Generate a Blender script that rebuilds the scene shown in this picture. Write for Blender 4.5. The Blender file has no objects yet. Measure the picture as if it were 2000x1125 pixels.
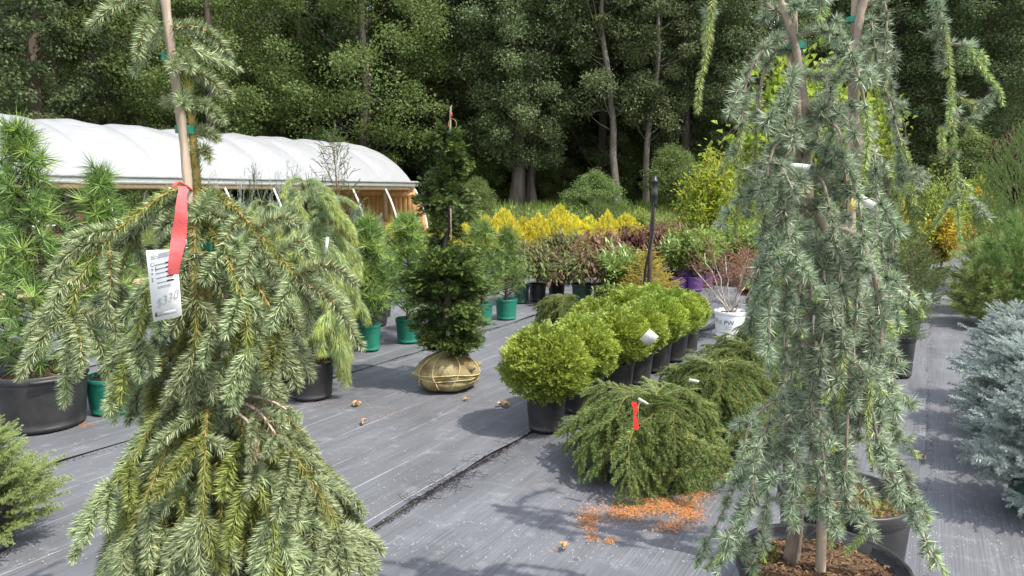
import bpy, math, random
import numpy as np
from mathutils import Vector, Matrix
scene = bpy.context.scene
COL = scene.collection

# ------------------------------------------------------------------ camera, sky, sun, exposure
W, H = 2000.0, 1125.0
FPX = 1400.0
HORIZON = 376.0
CAM_H = 1.55
PITCH = math.atan((H / 2 - HORIZON) / FPX)
FW = FPX / math.cos(PITCH)                   # pixels per radian-ish at the horizon
YAW = math.atan(820.0 / FW)
cam_data = bpy.data.cameras.new('camera')
cam_data.sensor_width = 36.0
cam_data.lens = FPX / W * 36.0
cam_data.clip_start = 0.05
cam_data.clip_end = 3000
cam = bpy.data.objects.new('camera', cam_data)
COL.objects.link(cam)
cam.location = (0, 0, CAM_H)
cam.rotation_euler = (math.pi / 2 - PITCH, 0, YAW)
scene.camera = cam
CR = np.array(cam.rotation_euler.to_matrix())
FORWARD = np.array([-math.sin(YAW), math.cos(YAW), 0.0])
RIGHT = np.array([math.cos(YAW), math.sin(YAW), 0.0])
UP = np.array([0, 0, 1.0])

SUN_EL = math.radians(57)
sun_h = RIGHT * math.cos(math.radians(-30)) + FORWARD * math.sin(math.radians(-30))   # where the sun stands, seen from above
SUN_DIR = sun_h * math.cos(SUN_EL) + UP * math.sin(SUN_EL)
world = bpy.data.worlds.new('World')
scene.world = world
world.use_nodes = True
wn = world.node_tree
bg = wn.nodes['Background']
sky = wn.nodes.new('ShaderNodeTexSky')
sky.sky_type = 'NISHITA'
sky.sun_disc = False
sky.sun_elevation = SUN_EL
sky.sun_rotation = math.atan2(SUN_DIR[0], SUN_DIR[1])
sky.air_density = 1.2
sky.dust_density = 2.5
# broken white cloud over the whole sky, as seen through the gaps in the trees
wtc = wn.nodes.new('ShaderNodeTexCoord')
wno = wn.nodes.new('ShaderNodeTexNoise'); wno.inputs['Scale'].default_value = 2.6; wno.inputs['Detail'].default_value = 7; wno.inputs['Roughness'].default_value = .58
wn.links.new(wtc.outputs['Generated'], wno.inputs['Vector'])
wra = wn.nodes.new('ShaderNodeMapRange'); wra.inputs[1].default_value = .44; wra.inputs[2].default_value = .60; wra.interpolation_type = 'SMOOTHSTEP'
wn.links.new(wno.outputs[0], wra.inputs[0])
wmx = wn.nodes.new('ShaderNodeMix'); wmx.data_type = 'RGBA'; wmx.inputs[7].default_value = (6.6, 6.6, 6.7, 1)
wn.links.new(wra.outputs[0], wmx.inputs[0]); wn.links.new(sky.outputs[0], wmx.inputs[6])
wn.links.new(wmx.outputs[2], bg.inputs[0])
bg.inputs[1].default_value = 0.15
sun_data = bpy.data.lights.new('sun', 'SUN')
sun_data.energy = 2.9
sun_data.angle = math.radians(0.6)
sun_data.color = (1.0, 0.955, 0.88)
sun = bpy.data.objects.new('sun', sun_data)
COL.objects.link(sun)
sun.rotation_euler = Vector(SUN_DIR).to_track_quat('Z', 'Y').to_euler()
scene.view_settings.view_transform = 'Standard'
scene.view_settings.look = 'None'
scene.view_settings.gamma = 1.0
scene.view_settings.use_curve_mapping = False
scene.view_settings.exposure = 1.2
scene.cycles.max_bounces = 6
scene.cycles.transparent_max_bounces = 8

# ------------------------------------------------------------------ helpers: picture points to places
def ray(px, py):
    d = np.array([(px - W / 2) / FPX, -(py - H / 2) / FPX, -1.0])
    return CR @ d
def G(px, py, z=0.0):
    d = ray(px, py)
    return np.array([0, 0, CAM_H]) + d * ((z - CAM_H) / d[2])
def D(px, py, fwd):
    d = ray(px, py)
    return np.array([0, 0, CAM_H]) + d * (fwd / (d @ FORWARD))
def scale_at(p):
    return (float(np.dot(p, FORWARD)) * math.cos(PITCH) + .9 * math.sin(PITCH)) / FPX     # metres per photograph pixel at a place

def terrain(x, y):
    u = x * FORWARD[0] + y * FORWARD[1]
    t = np.clip((u - 23.0) / 7.0, 0, 1)
    t = t * t * (3 - 2 * t)
    return 1.0 * t

# ------------------------------------------------------------------ helpers: meshes
def norm(a):
    a = np.asarray(a, float)
    return a / np.maximum(np.linalg.norm(a, axis=-1, keepdims=True), 1e-9)
def frames(Dv, up=None, rng=None):
    """columns x, y, z with z along Dv and x towards up (or a random side)"""
    Dv = norm(np.atleast_2d(Dv))
    if up is None:
        u = rng.normal(size=Dv.shape)
    else:
        u = np.broadcast_to(np.asarray(up, float), Dv.shape).copy()
        par = np.abs((norm(u) * Dv).sum(1)) > 0.97
        if par.any():
            u[par] = u[par] + np.array([0.31, 0.47, 0.0])
    x = norm(u - (u * Dv).sum(1, keepdims=True) * Dv)
    y = np.cross(Dv, x)
    return np.stack([x, y, Dv], axis=2)

class MB:
    def __init__(self):
        self.v = []; self.f = []; self.n = 0
    def add(self, v, f, mat=0):
        v = np.asarray(v, float).reshape(-1, 3); f = np.asarray(f, int)
        if len(f) == 0: return
        self.f.append((f + self.n, mat)); self.v.append(v); self.n += len(v)
    def inst(self, tmpl, R, T, S=1.0):
        """tmpl: list of (verts, faces, mat); one copy for each R, T, S"""
        N = len(T)
        S = np.broadcast_to(np.asarray(S, float), (N,))
        for (v, f, m) in tmpl:
            vv = np.einsum('nij,vj->nvi', R, v) * S[:, None, None] + np.asarray(T)[:, None, :]
            ff = f[None] + (np.arange(N) * len(v))[:, None, None]
            self.add(vv.reshape(-1, 3), ff.reshape(-1, f.shape[1]), m)
    def tmpl(self):
        out = []; V = np.concatenate(self.v)
        for f, m in self.f:
            lo, hi = f.min(), f.max() + 1
            out.append((V[lo:hi], f - lo, m))
        return out
    def mesh(self, name, mats, smooth=False):
        me = bpy.data.meshes.new(name)
        V = np.concatenate(self.v).astype(np.float32)
        me.vertices.add(len(V)); me.vertices.foreach_set('co', V.ravel())
        tot = np.concatenate([np.full(len(f), f.shape[1]) for f, m in self.f])
        idx = np.concatenate([f.ravel() for f, m in self.f])
        mi = np.concatenate([np.full(len(f), m) for f, m in self.f])
        me.loops.add(len(idx)); me.loops.foreach_set('vertex_index', idx.astype(np.int32))
        me.polygons.add(len(tot))
        me.polygons.foreach_set('loop_start', np.concatenate([[0], np.cumsum(tot)[:-1]]).astype(np.int32))
        me.polygons.foreach_set('material_index', mi.astype(np.int32))
        if smooth: me.polygons.foreach_set('use_smooth', np.ones(len(tot), bool))
        me.update(calc_edges=True)
        for m in mats: me.materials.append(m)
        return me

def tube(mb, P, r, mat=0, sides=6, cap=True):
    P = np.asarray(P, float); n = len(P)
    r = np.broadcast_to(np.asarray(r, float), (n,))
    T = norm(np.gradient(P, axis=0))
    ref = np.array([0.13, 0.29, 0.95]) if abs(T[0][2]) < 0.8 else np.array([0.94, 0.3, 0.1])
    R = frames(T, ref)
    a = np.arange(sides) / sides * 2 * math.pi
    ring = np.stack([np.cos(a), np.sin(a), 0 * a], 1)
    v = np.einsum('nij,sj->nsi', R, ring) * r[:, None, None] + P[:, None, :]
    i = np.arange(n - 1)[:, None] * sides; j = np.arange(sides)[None]; k = (np.arange(sides)[None] + 1) % sides
    f = np.stack([i + j, i + k, i + sides + k, i + sides + j], -1).reshape(-1, 4)
    mb.add(v.reshape(-1, 3), f, mat)
    if cap:
        for e, p in ((0, P[0]), (n - 1, P[-1])):
            vv = np.concatenate([v[e], p[None]])
            s = np.arange(sides); t = (s + 1) % sides
            mb.add(vv, np.stack([t, s, np.full(sides, sides)] if e == 0 else [s, t, np.full(sides, sides)], -1), mat)
def box(mb, lo, hi, mat=0, R=None, T=None):
    lo = np.asarray(lo, float); hi = np.asarray(hi, float)
    v = np.array([[(lo, hi)[i][0], (lo, hi)[j][1], (lo, hi)[k][2]] for i in (0, 1) for j in (0, 1) for k in (0, 1)])
    if R is not None: v = v @ np.asarray(R).T
    if T is not None: v = v + T
    f = [[0, 1, 3, 2], [4, 6, 7, 5], [0, 4, 5, 1], [2, 3, 7, 6], [0, 2, 6, 4], [1, 5, 7, 3]]
    mb.add(v, f, mat)
def lathe(mb, prof, seg=32, mat=0, wob=None):
    prof = np.asarray(prof, float); n = len(prof)
    a = np.arange(seg) / seg * 2 * math.pi
    rr = prof[:, 0][:, None] * (1 if wob is None else wob)
    v = np.stack([rr * np.cos(a)[None], rr * np.sin(a)[None], np.broadcast_to(prof[:, 1][:, None], (n, seg))], -1)
    i = np.arange(n - 1)[:, None] * seg; j = np.arange(seg)[None]; k = (np.arange(seg)[None] + 1) % seg
    f = np.stack([i + j, i + k, i + seg + k, i + seg + j], -1).reshape(-1, 4)
    mb.add(v.reshape(-1, 3), f, mat)
def smooth_path(P, n=24):
    P = np.asarray(P, float)
    if len(P) == 2: return P[0] + (P[1] - P[0]) * np.linspace(0, 1, n)[:, None]
    Q = np.concatenate([[2 * P[0] - P[1]], P, [2 * P[-1] - P[-2]]])
    out = []
    m = len(P) - 1
    for t in np.linspace(0, m - 1e-6, n):
        i = int(t); u = t - i
        a, b, c, d = Q[i], Q[i + 1], Q[i + 2], Q[i + 3]
        out.append(0.5 * (2 * b + (c - a) * u + (2 * a - 5 * b + 4 * c - d) * u * u + (3 * b - a - 3 * c + d) * u ** 3))
    return np.array(out)
def along(P, s):
    """points and tangents at distances s along a polyline"""
    seg = np.linalg.norm(np.diff(P, axis=0), axis=1); cum = np.concatenate([[0], np.cumsum(seg)])
    s = np.clip(s, 0, cum[-1])
    pts = np.stack([np.interp(s, cum, P[:, k]) for k in range(3)], 1)
    T = norm(np.gradient(P, axis=0))
    tan = norm(np.stack([np.interp(s, cum, T[:, k]) for k in range(3)], 1))
    return pts, tan
def plen(P): return float(np.linalg.norm(np.diff(P, axis=0), axis=1).sum())
def needles(P, Dv, L, wd, rng):
    """thin tapered blades, a triangle each"""
    N = len(P); Dv = norm(Dv)
    s = norm(np.cross(Dv, rng.normal(size=(N, 3))))
    L = np.broadcast_to(L, (N,))[:, None]; wd = np.broadcast_to(wd, (N,))[:, None]
    v = np.stack([P - s * wd * .6, P + s * wd * .6, P + Dv * L], 1)
    return v.reshape(-1, 3), np.arange(3 * N).reshape(-1, 3)
def leaves(P, Dv, L, wd, rng, fold=.25, up=None, tri=False):
    """folded pointed leaves, two triangles each"""
    N = len(P); R = frames(Dv, up, rng)
    L = np.broadcast_to(L, (N,))[:, None]; wd = np.broadcast_to(wd, (N,))[:, None]
    x, y, z = R[:, :, 0], R[:, :, 1], R[:, :, 2]
    m = P + z * L * .45
    v = np.stack([P, m + y * wd * .5 + x * wd * fold, P + z * L - x * L * .12, m - y * wd * .5 + x * wd * fold], 1)
    b = np.arange(N)[:, None] * 4
    f = np.concatenate([b + np.array([[0, 1, 2]]), b + np.array([[0, 2, 3]])])
    return v.reshape(-1, 3), f

def link(name, me, parent=None, kind=None):
    o = bpy.data.objects.new(name, me); COL.objects.link(o)
    if parent is not None: o.parent = parent
    if kind: o['kind'] = kind
    return o
def thing(name, label, cat, loc=(0, 0, 0), rz=0.0, group=None, sc=1.0):
    o = bpy.data.objects.new(name, None); COL.objects.link(o)
    o.empty_display_size = .1
    o.location = tuple(float(c) for c in loc); o.rotation_euler = (0, 0, rz); o.scale = (sc,) * 3
    tag(o, label, cat, group)
    return o
def tag(o, label, cat, group=None):
    o['label'] = label; o['category'] = cat
    if group: o['group'] = group
    return o
def structure(o):
    o['kind'] = 'structure'; return o

# ------------------------------------------------------------------ materials
def newmat(name):
    m = bpy.data.materials.new(name); m.use_nodes = True
    nt = m.node_tree; p = nt.nodes['Principled BSDF']
    return m, nt, p
def leafmat(name, c1, c2, trans=.25, rough=.5, spec=.35, objvar=.25, patch=0.0):
    """each leaf or needle its own mix of two colours; the plants differ a little too"""
    m, nt, p = newmat(name)
    N = nt.nodes; Lk = nt.links
    geo = N.new('ShaderNodeNewGeometry'); oi = N.new('ShaderNodeObjectInfo')
    mix = N.new('ShaderNodeMix'); mix.data_type = 'RGBA'
    mix.inputs[6].default_value = (*c1, 1); mix.inputs[7].default_value = (*c2, 1)
    Lk.new(geo.outputs['Random Per Island'], mix.inputs[0])
    hsv = N.new('ShaderNodeHueSaturation')
    mr = N.new('ShaderNodeMapRange'); mr.inputs[3].default_value = 1 - objvar; mr.inputs[4].default_value = 1 + objvar
    Lk.new(oi.outputs['Random'], mr.inputs[0]); Lk.new(mr.outputs[0], hsv.inputs['Value'])
    mr2 = N.new('ShaderNodeMapRange'); mr2.inputs[3].default_value = .5 - objvar * .06; mr2.inputs[4].default_value = .5 + objvar * .06
    Lk.new(oi.outputs['Random'], mr2.inputs[0]); Lk.new(mr2.outputs[0], hsv.inputs['Hue'])
    Lk.new(mix.outputs[2], hsv.inputs['Color'])
    col = hsv.outputs[0]
    Lk.new(col, p.inputs['Base Color'])
    p.inputs['Roughness'].default_value = rough
    p.inputs['Specular IOR Level'].default_value = spec
    if trans:
        trans = min(.5, trans + (.15 if trans > .22 else 0))
        t = N.new('ShaderNodeBsdfTranslucent'); Lk.new(col, t.inputs[0])
        ms = N.new('ShaderNodeMixShader'); ms.inputs[0].default_value = trans
        Lk.new(p.outputs[0], ms.inputs[1]); Lk.new(t.outputs[0], ms.inputs[2])
        Lk.new(ms.outputs[0], N['Material Output'].inputs[0])
    return m
def plain(name, c, rough=.6, spec=.3, var=.15, nscale=12.0, bump=.0, bscale=60.0, metal=0.0, stretch=None, c2=None, coord='Object'):
    m, nt, p = newmat(name); N = nt.nodes; Lk = nt.links
    tc = N.new('ShaderNodeTexCoord'); mp = N.new('ShaderNodeMapping')
    if stretch: mp.inputs['Scale'].default_value = stretch
    Lk.new(tc.outputs[coord], mp.inputs[0])
    nz = N.new('ShaderNodeTexNoise'); nz.inputs['Scale'].default_value = nscale; nz.inputs['Detail'].default_value = 6
    Lk.new(mp.outputs[0], nz.inputs['Vector'])
    mix = N.new('ShaderNodeMix'); mix.data_type = 'RGBA'
    a = c2 if c2 else tuple(x * (1 + var) for x in c); b = tuple(x * (1 - var) for x in c) if not c2 else c
    mix.inputs[6].default_value = (*b, 1); mix.inputs[7].default_value = (*a, 1)
    rmp = N.new('ShaderNodeMapRange'); rmp.inputs[1].default_value = .35; rmp.inputs[2].default_value = .65
    Lk.new(nz.outputs[0], rmp.inputs[0]); Lk.new(rmp.outputs[0], mix.inputs[0])
    Lk.new(mix.outputs[2], p.inputs['Base Color'])
    p.inputs['Roughness'].default_value = rough; p.inputs['Specular IOR Level'].default_value = spec; p.inputs['Metallic'].default_value = metal
    if bump:
        n2 = N.new('ShaderNodeTexNoise'); n2.inputs['Scale'].default_value = bscale; n2.inputs['Detail'].default_value = 4
        Lk.new(mp.outputs[0], n2.inputs['Vector'])
        b_ = N.new('ShaderNodeBump'); b_.inputs['Strength'].default_value = bump; b_.inputs['Distance'].default_value = .01
        Lk.new(n2.outputs[0], b_.inputs['Height']); Lk.new(b_.outputs[0], p.inputs['Normal'])
    return m

M = {}
# conifer needles
M['spruce_new'] = leafmat('spruce_new_needles', (.13, .18, .08), (.43, .48, .26), .10, .45, .35, .18)
M['spruce_old'] = leafmat('spruce_old_needles', (.12, .145, .035), (.31, .335, .095), .12, .5, .35, .2)
M['spruce_dead'] = leafmat('spruce_brown_needles', (.16, .10, .05), (.28, .20, .11), .1, .7, .2, .1)
M['cedar'] = leafmat('blue_cedar_needles', (.11, .165, .095), (.47, .54, .365), .12, .45, .35, .2)
M['cedar_young'] = leafmat('cedar_young_needles', (.20, .29, .08), (.44, .52, .20), .15, .45, .4, .2)
M['norway'] = leafmat('norway_needles', (.075, .125, .03), (.20, .255, .075), .12, .45, .35, .12)
M['norway_tip'] = leafmat('norway_young_needles', (.16, .205, .045), (.29, .33, .10), .12, .45, .35, .12)
M['blue_spruce'] = leafmat('blue_spruce_needles', (.27, .33, .305), (.52, .58, .54), .08, .5, .4, .1)
M['umbrella'] = leafmat('umbrella_pine_needles', (.065, .135, .03), (.20, .31, .08), .15, .4, .45, .12)
M['umbrella_lime'] = leafmat('umbrella_pine_light_needles', (.13, .21, .035), (.31, .41, .10), .15, .4, .45, .12)
M['white_pine'] = leafmat('white_pine_needles', (.15, .235, .085), (.40, .49, .25), .15, .45, .4, .1)
M['white_pine_tip'] = leafmat('white_pine_young_needles', (.25, .32, .055), (.48, .53, .16), .15, .45, .4, .1)
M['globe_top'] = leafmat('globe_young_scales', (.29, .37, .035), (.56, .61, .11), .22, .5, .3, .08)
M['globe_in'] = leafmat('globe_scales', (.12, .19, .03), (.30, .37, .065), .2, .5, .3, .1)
M['hinoki'] = leafmat('hinoki_scales', (.026, .048, .014), (.075, .11, .03), .1, .5, .3, .12)
M['hinoki_tip'] = leafmat('hinoki_young_scales', (.07, .115, .024), (.16, .22, .05), .12, .5, .3, .1)
M['golden'] = leafmat('golden_scales', (.60, .53, .04), (.82, .72, .10), .3, .5, .3, .12)
M['golden_spruce'] = leafmat('golden_needles', (.44, .38, .05), (.66, .55, .13), .2, .5, .3, .1)
M['juniper_green'] = leafmat('juniper_needles', (.06, .11, .03), (.14, .21, .06), .12, .5, .3, .2)
M['juniper_blue'] = leafmat('blue_juniper_needles', (.15, .24, .19), (.30, .40, .33), .12, .5, .3, .12)
M['dark_yew'] = leafmat('yew_needles', (.03, .065, .02), (.08, .14, .04), .12, .45, .35, .15)
M['small_spruce'] = leafmat('soft_spruce_needles', (.19, .28, .08), (.40, .47, .19), .15, .5, .3, .1)
M['pine_green'] = leafmat('pine_needles', (.09, .17, .04), (.22, .32, .09), .18, .45, .35, .1)
M['pine_olive'] = leafmat('olive_pine_needles', (.14, .20, .05), (.30, .36, .11), .15, .45, .35, .1)
# broad leaves
M['leaf_weep'] = leafmat('drooping_leaves', (.10, .135, .04), (.25, .28, .10), .3, .4, .4, .15)
M['leaf_bronze'] = leafmat('bronze_leaves', (.14, .065, .045), (.27, .17, .095), .3, .4, .4, .25)
M['leaf_red'] = leafmat('dark_red_leaves', (.035, .012, .018), (.10, .035, .04), .3, .4, .4, .2)
M['petal'] = leafmat('red_petals', (.55, .03, .06), (.75, .12, .16), .3, .5, .3, .1)
M['leaf_mid'] = leafmat('shrub_leaves', (.14, .21, .04), (.33, .41, .10), .3, .4, .4, .2)
M['leaf_rhodo'] = leafmat('rhododendron_leaves', (.14, .22, .045), (.36, .45, .15), .25, .35, .5, .1)
M['leaf_lime'] = leafmat('lime_leaves', (.20, .30, .03), (.38, .46, .07), .35, .4, .4, .12)
M['leaf_yellow'] = leafmat('yellow_green_leaves', (.28, .33, .03), (.48, .50, .08), .35, .4, .4, .1)
M['leaf_orange'] = leafmat('orange_yellow_leaves', (.42, .30, .03), (.60, .45, .06), .35, .45, .3, .1)
M['leaf_rust'] = leafmat('rust_leaves', (.17, .08, .05), (.33, .17, .10), .25, .5, .3, .1)
M['leaf_a'] = leafmat('poplar_leaves', (.075, .11, .042), (.20, .245, .115), .3, .5, .3, .2)
M['leaf_b'] = leafmat('maple_leaves', (.085, .13, .035), (.23, .30, .10), .35, .5, .3, .2)
M['leaf_c'] = leafmat('ivy_dark_leaves', (.055, .08, .033), (.14, .18, .075), .3, .5, .3, .2)
M['grass'] = leafmat('bank_grass', (.12, .19, .035), (.28, .36, .09), .3, .5, .3, .1)
# bark, wood, plastic, earth
M['bark'] = plain('bark', (.075, .064, .053), .85, .15, .35, 6, .6, 25, stretch=(1, 1, .18))
M['bark_pale'] = plain('pale_bark', (.12, .105, .088), .8, .2, .3, 5, .4, 20, stretch=(1, 1, .3))
M['bark_dark'] = plain('dark_bark', (.085, .068, .05), .9, .1, .35, 8, .6, 30, stretch=(1, 1, .3))
M['bark_cedar'] = plain('cedar_bark', (.25, .20, .155), .75, .25, .35, 22, .5, 60, stretch=(1, 1, .5))
M['twig_tan'] = plain('tan_twig', (.36, .22, .085), .6, .25, .25, 40, .3, 200)
M['twig_olive'] = plain('olive_twig', (.30, .23, .07), .6, .25, .25, 40, .3, 200)
M['twig_grey'] = plain('grey_twig', (.42, .37, .31), .7, .2, .25, 40, .3, 200)
M['twig_brown'] = plain('brown_twig', (.17, .11, .07), .8, .2, .3, 40, .3, 200)
M['stake_wood'] = plain('weathered_stake_wood', (.36, .29, .22), .75, .2, .35, 30, .5, 90, stretch=(1, 1, .08))
M['pot_black'] = plain('black_pot_plastic', (.016, .016, .017), .45, .45, .35, 7, .08, 40, c2=(.034, .033, .032))
M['pot_green'] = plain('green_pot_plastic', (.012, .15, .095), .4, .45, .15, 14, .05, 40)
M['pot_darkgreen'] = plain('dark_green_pot_plastic', (.018, .05, .036), .45, .4, .2, 14, .05, 40)
M['pot_purple'] = plain('purple_pot_plastic', (.12, .05, .20), .45, .4, .15, 14, .05, 40)
M['pot_white'] = plain('white_pot_plastic', (.74, .75, .76), .45, .4, .06, 9, .05, 40)
M['soil'] = plain('bark_mulch_soil', (.055, .032, .02), .95, .1, .5, 90, 1.0, 140, c2=(.16, .10, .06))
M['soil_chip'] = leafmat('bark_chips', (.06, .035, .02), (.24, .15, .085), 0, .9, .1, .1)
M['moss'] = leafmat('moss_tufts', (.12, .17, .02), (.26, .30, .05), .1, .9, .1, .1)
M['tie_green'] = plain('green_tie_tape', (.006, .19, .12), .35, .5, .12, 30, .1, 60)
M['ribbon_red'] = plain('pink_red_ribbon', (.70, .12, .12), .38, .5, .15, 14, .5, 30)
M['ribbon_scarlet'] = plain('scarlet_ribbon', (.70, .03, .03), .5, .4, .1, 20, .1, 60)
M['tag_white'] = plain('white_tag_card', (.78, .78, .76), .5, .35, .03, 20)
M['ink'] = plain('dark_ink', (.05, .05, .055), .6, .2, .1, 20)
M['ink_grey'] = plain('grey_ink', (.33, .33, .34), .6, .2, .1, 20)
M['ink_blue'] = plain('blue_tag_plastic', (.02, .12, .40), .45, .4, .1, 20)
M['yellow_tag'] = plain('yellow_tag_plastic', (.70, .50, .03), .45, .4, .1, 20)
M['litter'] = leafmat('orange_fallen_needles', (.42, .17, .055), (.66, .34, .13), .05, .8, .15, .05)
M['litter_leaf'] = leafmat('dry_fallen_leaves', (.30, .16, .07), (.55, .36, .19), .15, .7, .2, .1)
M['speck'] = leafmat('pale_specks', (.35, .33, .28), (.62, .60, .54), 0, .8, .2, .05)
M['thread'] = plain('frayed_black_thread', (.016, .016, .017), .6, .3, .2, 30)
M['dirt'] = plain('dark_dirt', (.035, .03, .026), .95, .1, .4, 40, .8, 120)
M['steel'] = plain('galvanised_steel', (.62, .63, .64), .4, .5, .1, 20, metal=.6)
M['white_pipe'] = plain('white_painted_pipe', (.72, .72, .70), .45, .4, .06, 20)
M['timber'] = plain('cedar_board', (.50, .23, .09), .7, .25, .3, 5, .3, 40, stretch=(6, 6, .6), c2=(.66, .37, .17))
M['timber_pale'] = plain('pale_board', (.55, .40, .25), .7, .25, .2, 5, .2, 40, stretch=(.5, 6, 6))
M['black_plastic'] = plain('black_pipe_plastic', (.016, .016, .017), .4, .45, .2, 20)
# ------------------------------------------------------------------ the ground
def ground_mat():
    m, nt, p = newmat('earth_and_grass'); N = nt.nodes; Lk = nt.links
    tc = N.new('ShaderNodeTexCoord'); nz = N.new('ShaderNodeTexNoise'); nz.inputs['Scale'].default_value = .8; nz.inputs['Detail'].default_value = 9
    Lk.new(tc.outputs['Object'], nz.inputs['Vector'])
    cr = N.new('ShaderNodeValToRGB'); cr.color_ramp.elements[0].color = (.035, .045, .015, 1); cr.color_ramp.elements[1].color = (.11, .13, .04, 1)
    cr.color_ramp.elements[0].position = .38; cr.color_ramp.elements[1].position = .66
    Lk.new(nz.outputs[0], cr.inputs[0]); Lk.new(cr.outputs[0], p.inputs['Base Color'])
    p.inputs['Roughness'].default_value = .95; p.inputs['Specular IOR Level'].default_value = .1
    return m
def cloth_mat(name, lines, seed):
    """woven black ground cloth, faded: weft streaks, planting lines, dust"""
    m, nt, p = newmat(name); N = nt.nodes; Lk = nt.links
    tc = N.new('ShaderNodeTexCoord'); obj = tc.outputs['Object']
    def noise(scale, vec, detail=5, rough=.6):
        mp = N.new('ShaderNodeMapping'); mp.inputs['Scale'].default_value = vec; mp.inputs['Location'].default_value = (seed * 3.1, seed * 1.7, 0)
        Lk.new(obj, mp.inputs[0])
        nz = N.new('ShaderNodeTexNoise'); nz.inputs['Scale'].default_value = scale; nz.inputs['Detail'].default_value = detail; nz.inputs['Roughness'].default_value = rough
        Lk.new(mp.outputs[0], nz.inputs['Vector']); return nz.outputs[0]
    def mth(op, a, b=None):
        n = N.new('ShaderNodeMath'); n.operation = op
        for i, q in enumerate((a, b)):
            if q is None: continue
            if isinstance(q, (int, float)): n.inputs[i].default_value = q
            else: Lk.new(q, n.inputs[i])
        return n.outputs[0]
    def rng_(v, a, b, c, d):
        n = N.new('ShaderNodeMapRange'); Lk.new(v, n.inputs[0])
        for i, q in enumerate((a, b, c, d)): n.inputs[i + 1].default_value = q
        return n.outputs[0]
    streak = noise(1.0, (150, 2.0, 1), 4, .7)
    broad = noise(1.0, (9, .45, 1), 5, .6)
    blot = noise(1.3, (1, 1, 1), 6, .55)
    fine = noise(900.0, (1, 1, 1), 2)
    dust = noise(6.0, (1, 1, 1), 9, .75)
    v = mth('MULTIPLY', rng_(streak, .3, .7, .70, 1.30), rng_(broad, .3, .7, .86, 1.14))
    v = mth('MULTIPLY', v, rng_(blot, .3, .7, .80, 1.18))
    v = mth('MULTIPLY', v, rng_(fine, .3, .7, .85, 1.15))
    v = mth('MULTIPLY', v, rng_(dust, .55, .74, 1.0, 1.8))
    pud = mth('ABSOLUTE', mth('SUBTRACT', noise(.9, (1, 1, 1), 3, .5), .56))      # dried puddle rims
    v = mth('MULTIPLY', v, rng_(pud, .0, .012, 1.16, 1.0))
    cm = N.new('ShaderNodeMix'); cm.data_type = 'RGBA'; cm.blend_type = 'MULTIPLY'; cm.inputs[0].default_value = 1
    cm.inputs[6].default_value = (.112, .115, .125, 1)
    cb = N.new('ShaderNodeCombineColor'); [Lk.new(v, cb.inputs[i]) for i in range(3)]
    Lk.new(cb.outputs[0], cm.inputs[7])
    col = cm.outputs[2]
    if lines:
        sx = N.new('ShaderNodeSeparateXYZ'); Lk.new(obj, sx.inputs[0])
        wob = noise(1.0, (0.6, .7, 1), 3)
        xx = mth('ADD', sx.outputs[0], rng_(wob, 0, 1, -.012, .012))
        fr = mth('FRACT', mth('MULTIPLY', mth('ADD', xx, 2.15 + .19), 1 / .32))
        ln = mth('LESS_THAN', mth('ABSOLUTE', mth('SUBTRACT', fr, .5)), .0062)
        br = noise(1.0, (1.2, 1.6, 1), 6, .7)
        ln = mth('MULTIPLY', ln, rng_(br, .45, .56, 0, 1))
        lm = N.new('ShaderNodeMix'); lm.data_type = 'RGBA'; Lk.new(ln, lm.inputs[0]); Lk.new(col, lm.inputs[6]); lm.inputs[7].default_value = (.40, .40, .40, 1)
        col = lm.outputs[2]
    Lk.new(col, p.inputs['Base Color'])
    p.inputs['Roughness'].default_value = .55; p.inputs['Specular IOR Level'].default_value = .4
    b1 = N.new('ShaderNodeBump'); b1.inputs['Strength'].default_value = .35; b1.inputs['Distance'].default_value = .02
    Lk.new(mth('ADD', mth('MULTIPLY', streak, .12), mth('ADD', broad, mth('MULTIPLY', fine, .05))), b1.inputs['Height'])
    Lk.new(b1.outputs[0], p.inputs['Normal'])
    return m
rs = np.random.default_rng(11)
mb = MB()
gx = np.concatenate([np.linspace(-400, -60, 8), np.linspace(-56, 56, 57), np.linspace(60, 400, 8)])
gy = np.concatenate([np.linspace(-200, -30, 5), np.linspace(-26, 90, 59), np.linspace(100, 500, 8)])
XX, YY = np.meshgrid(gx, gy, indexing='ij')
ZZ = terrain(XX, YY) - .02
ii = np.arange(len(gx) - 1)[:, None] * len(gy) + np.arange(len(gy) - 1)[None]
mb.add(np.stack([XX, YY, ZZ], -1), np.stack([ii, ii + len(gy), ii + len(gy) + 1, ii + 1], -1).reshape(-1, 4))
structure(link('ground', mb.mesh('ground', [ground_mat()], True)))

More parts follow.
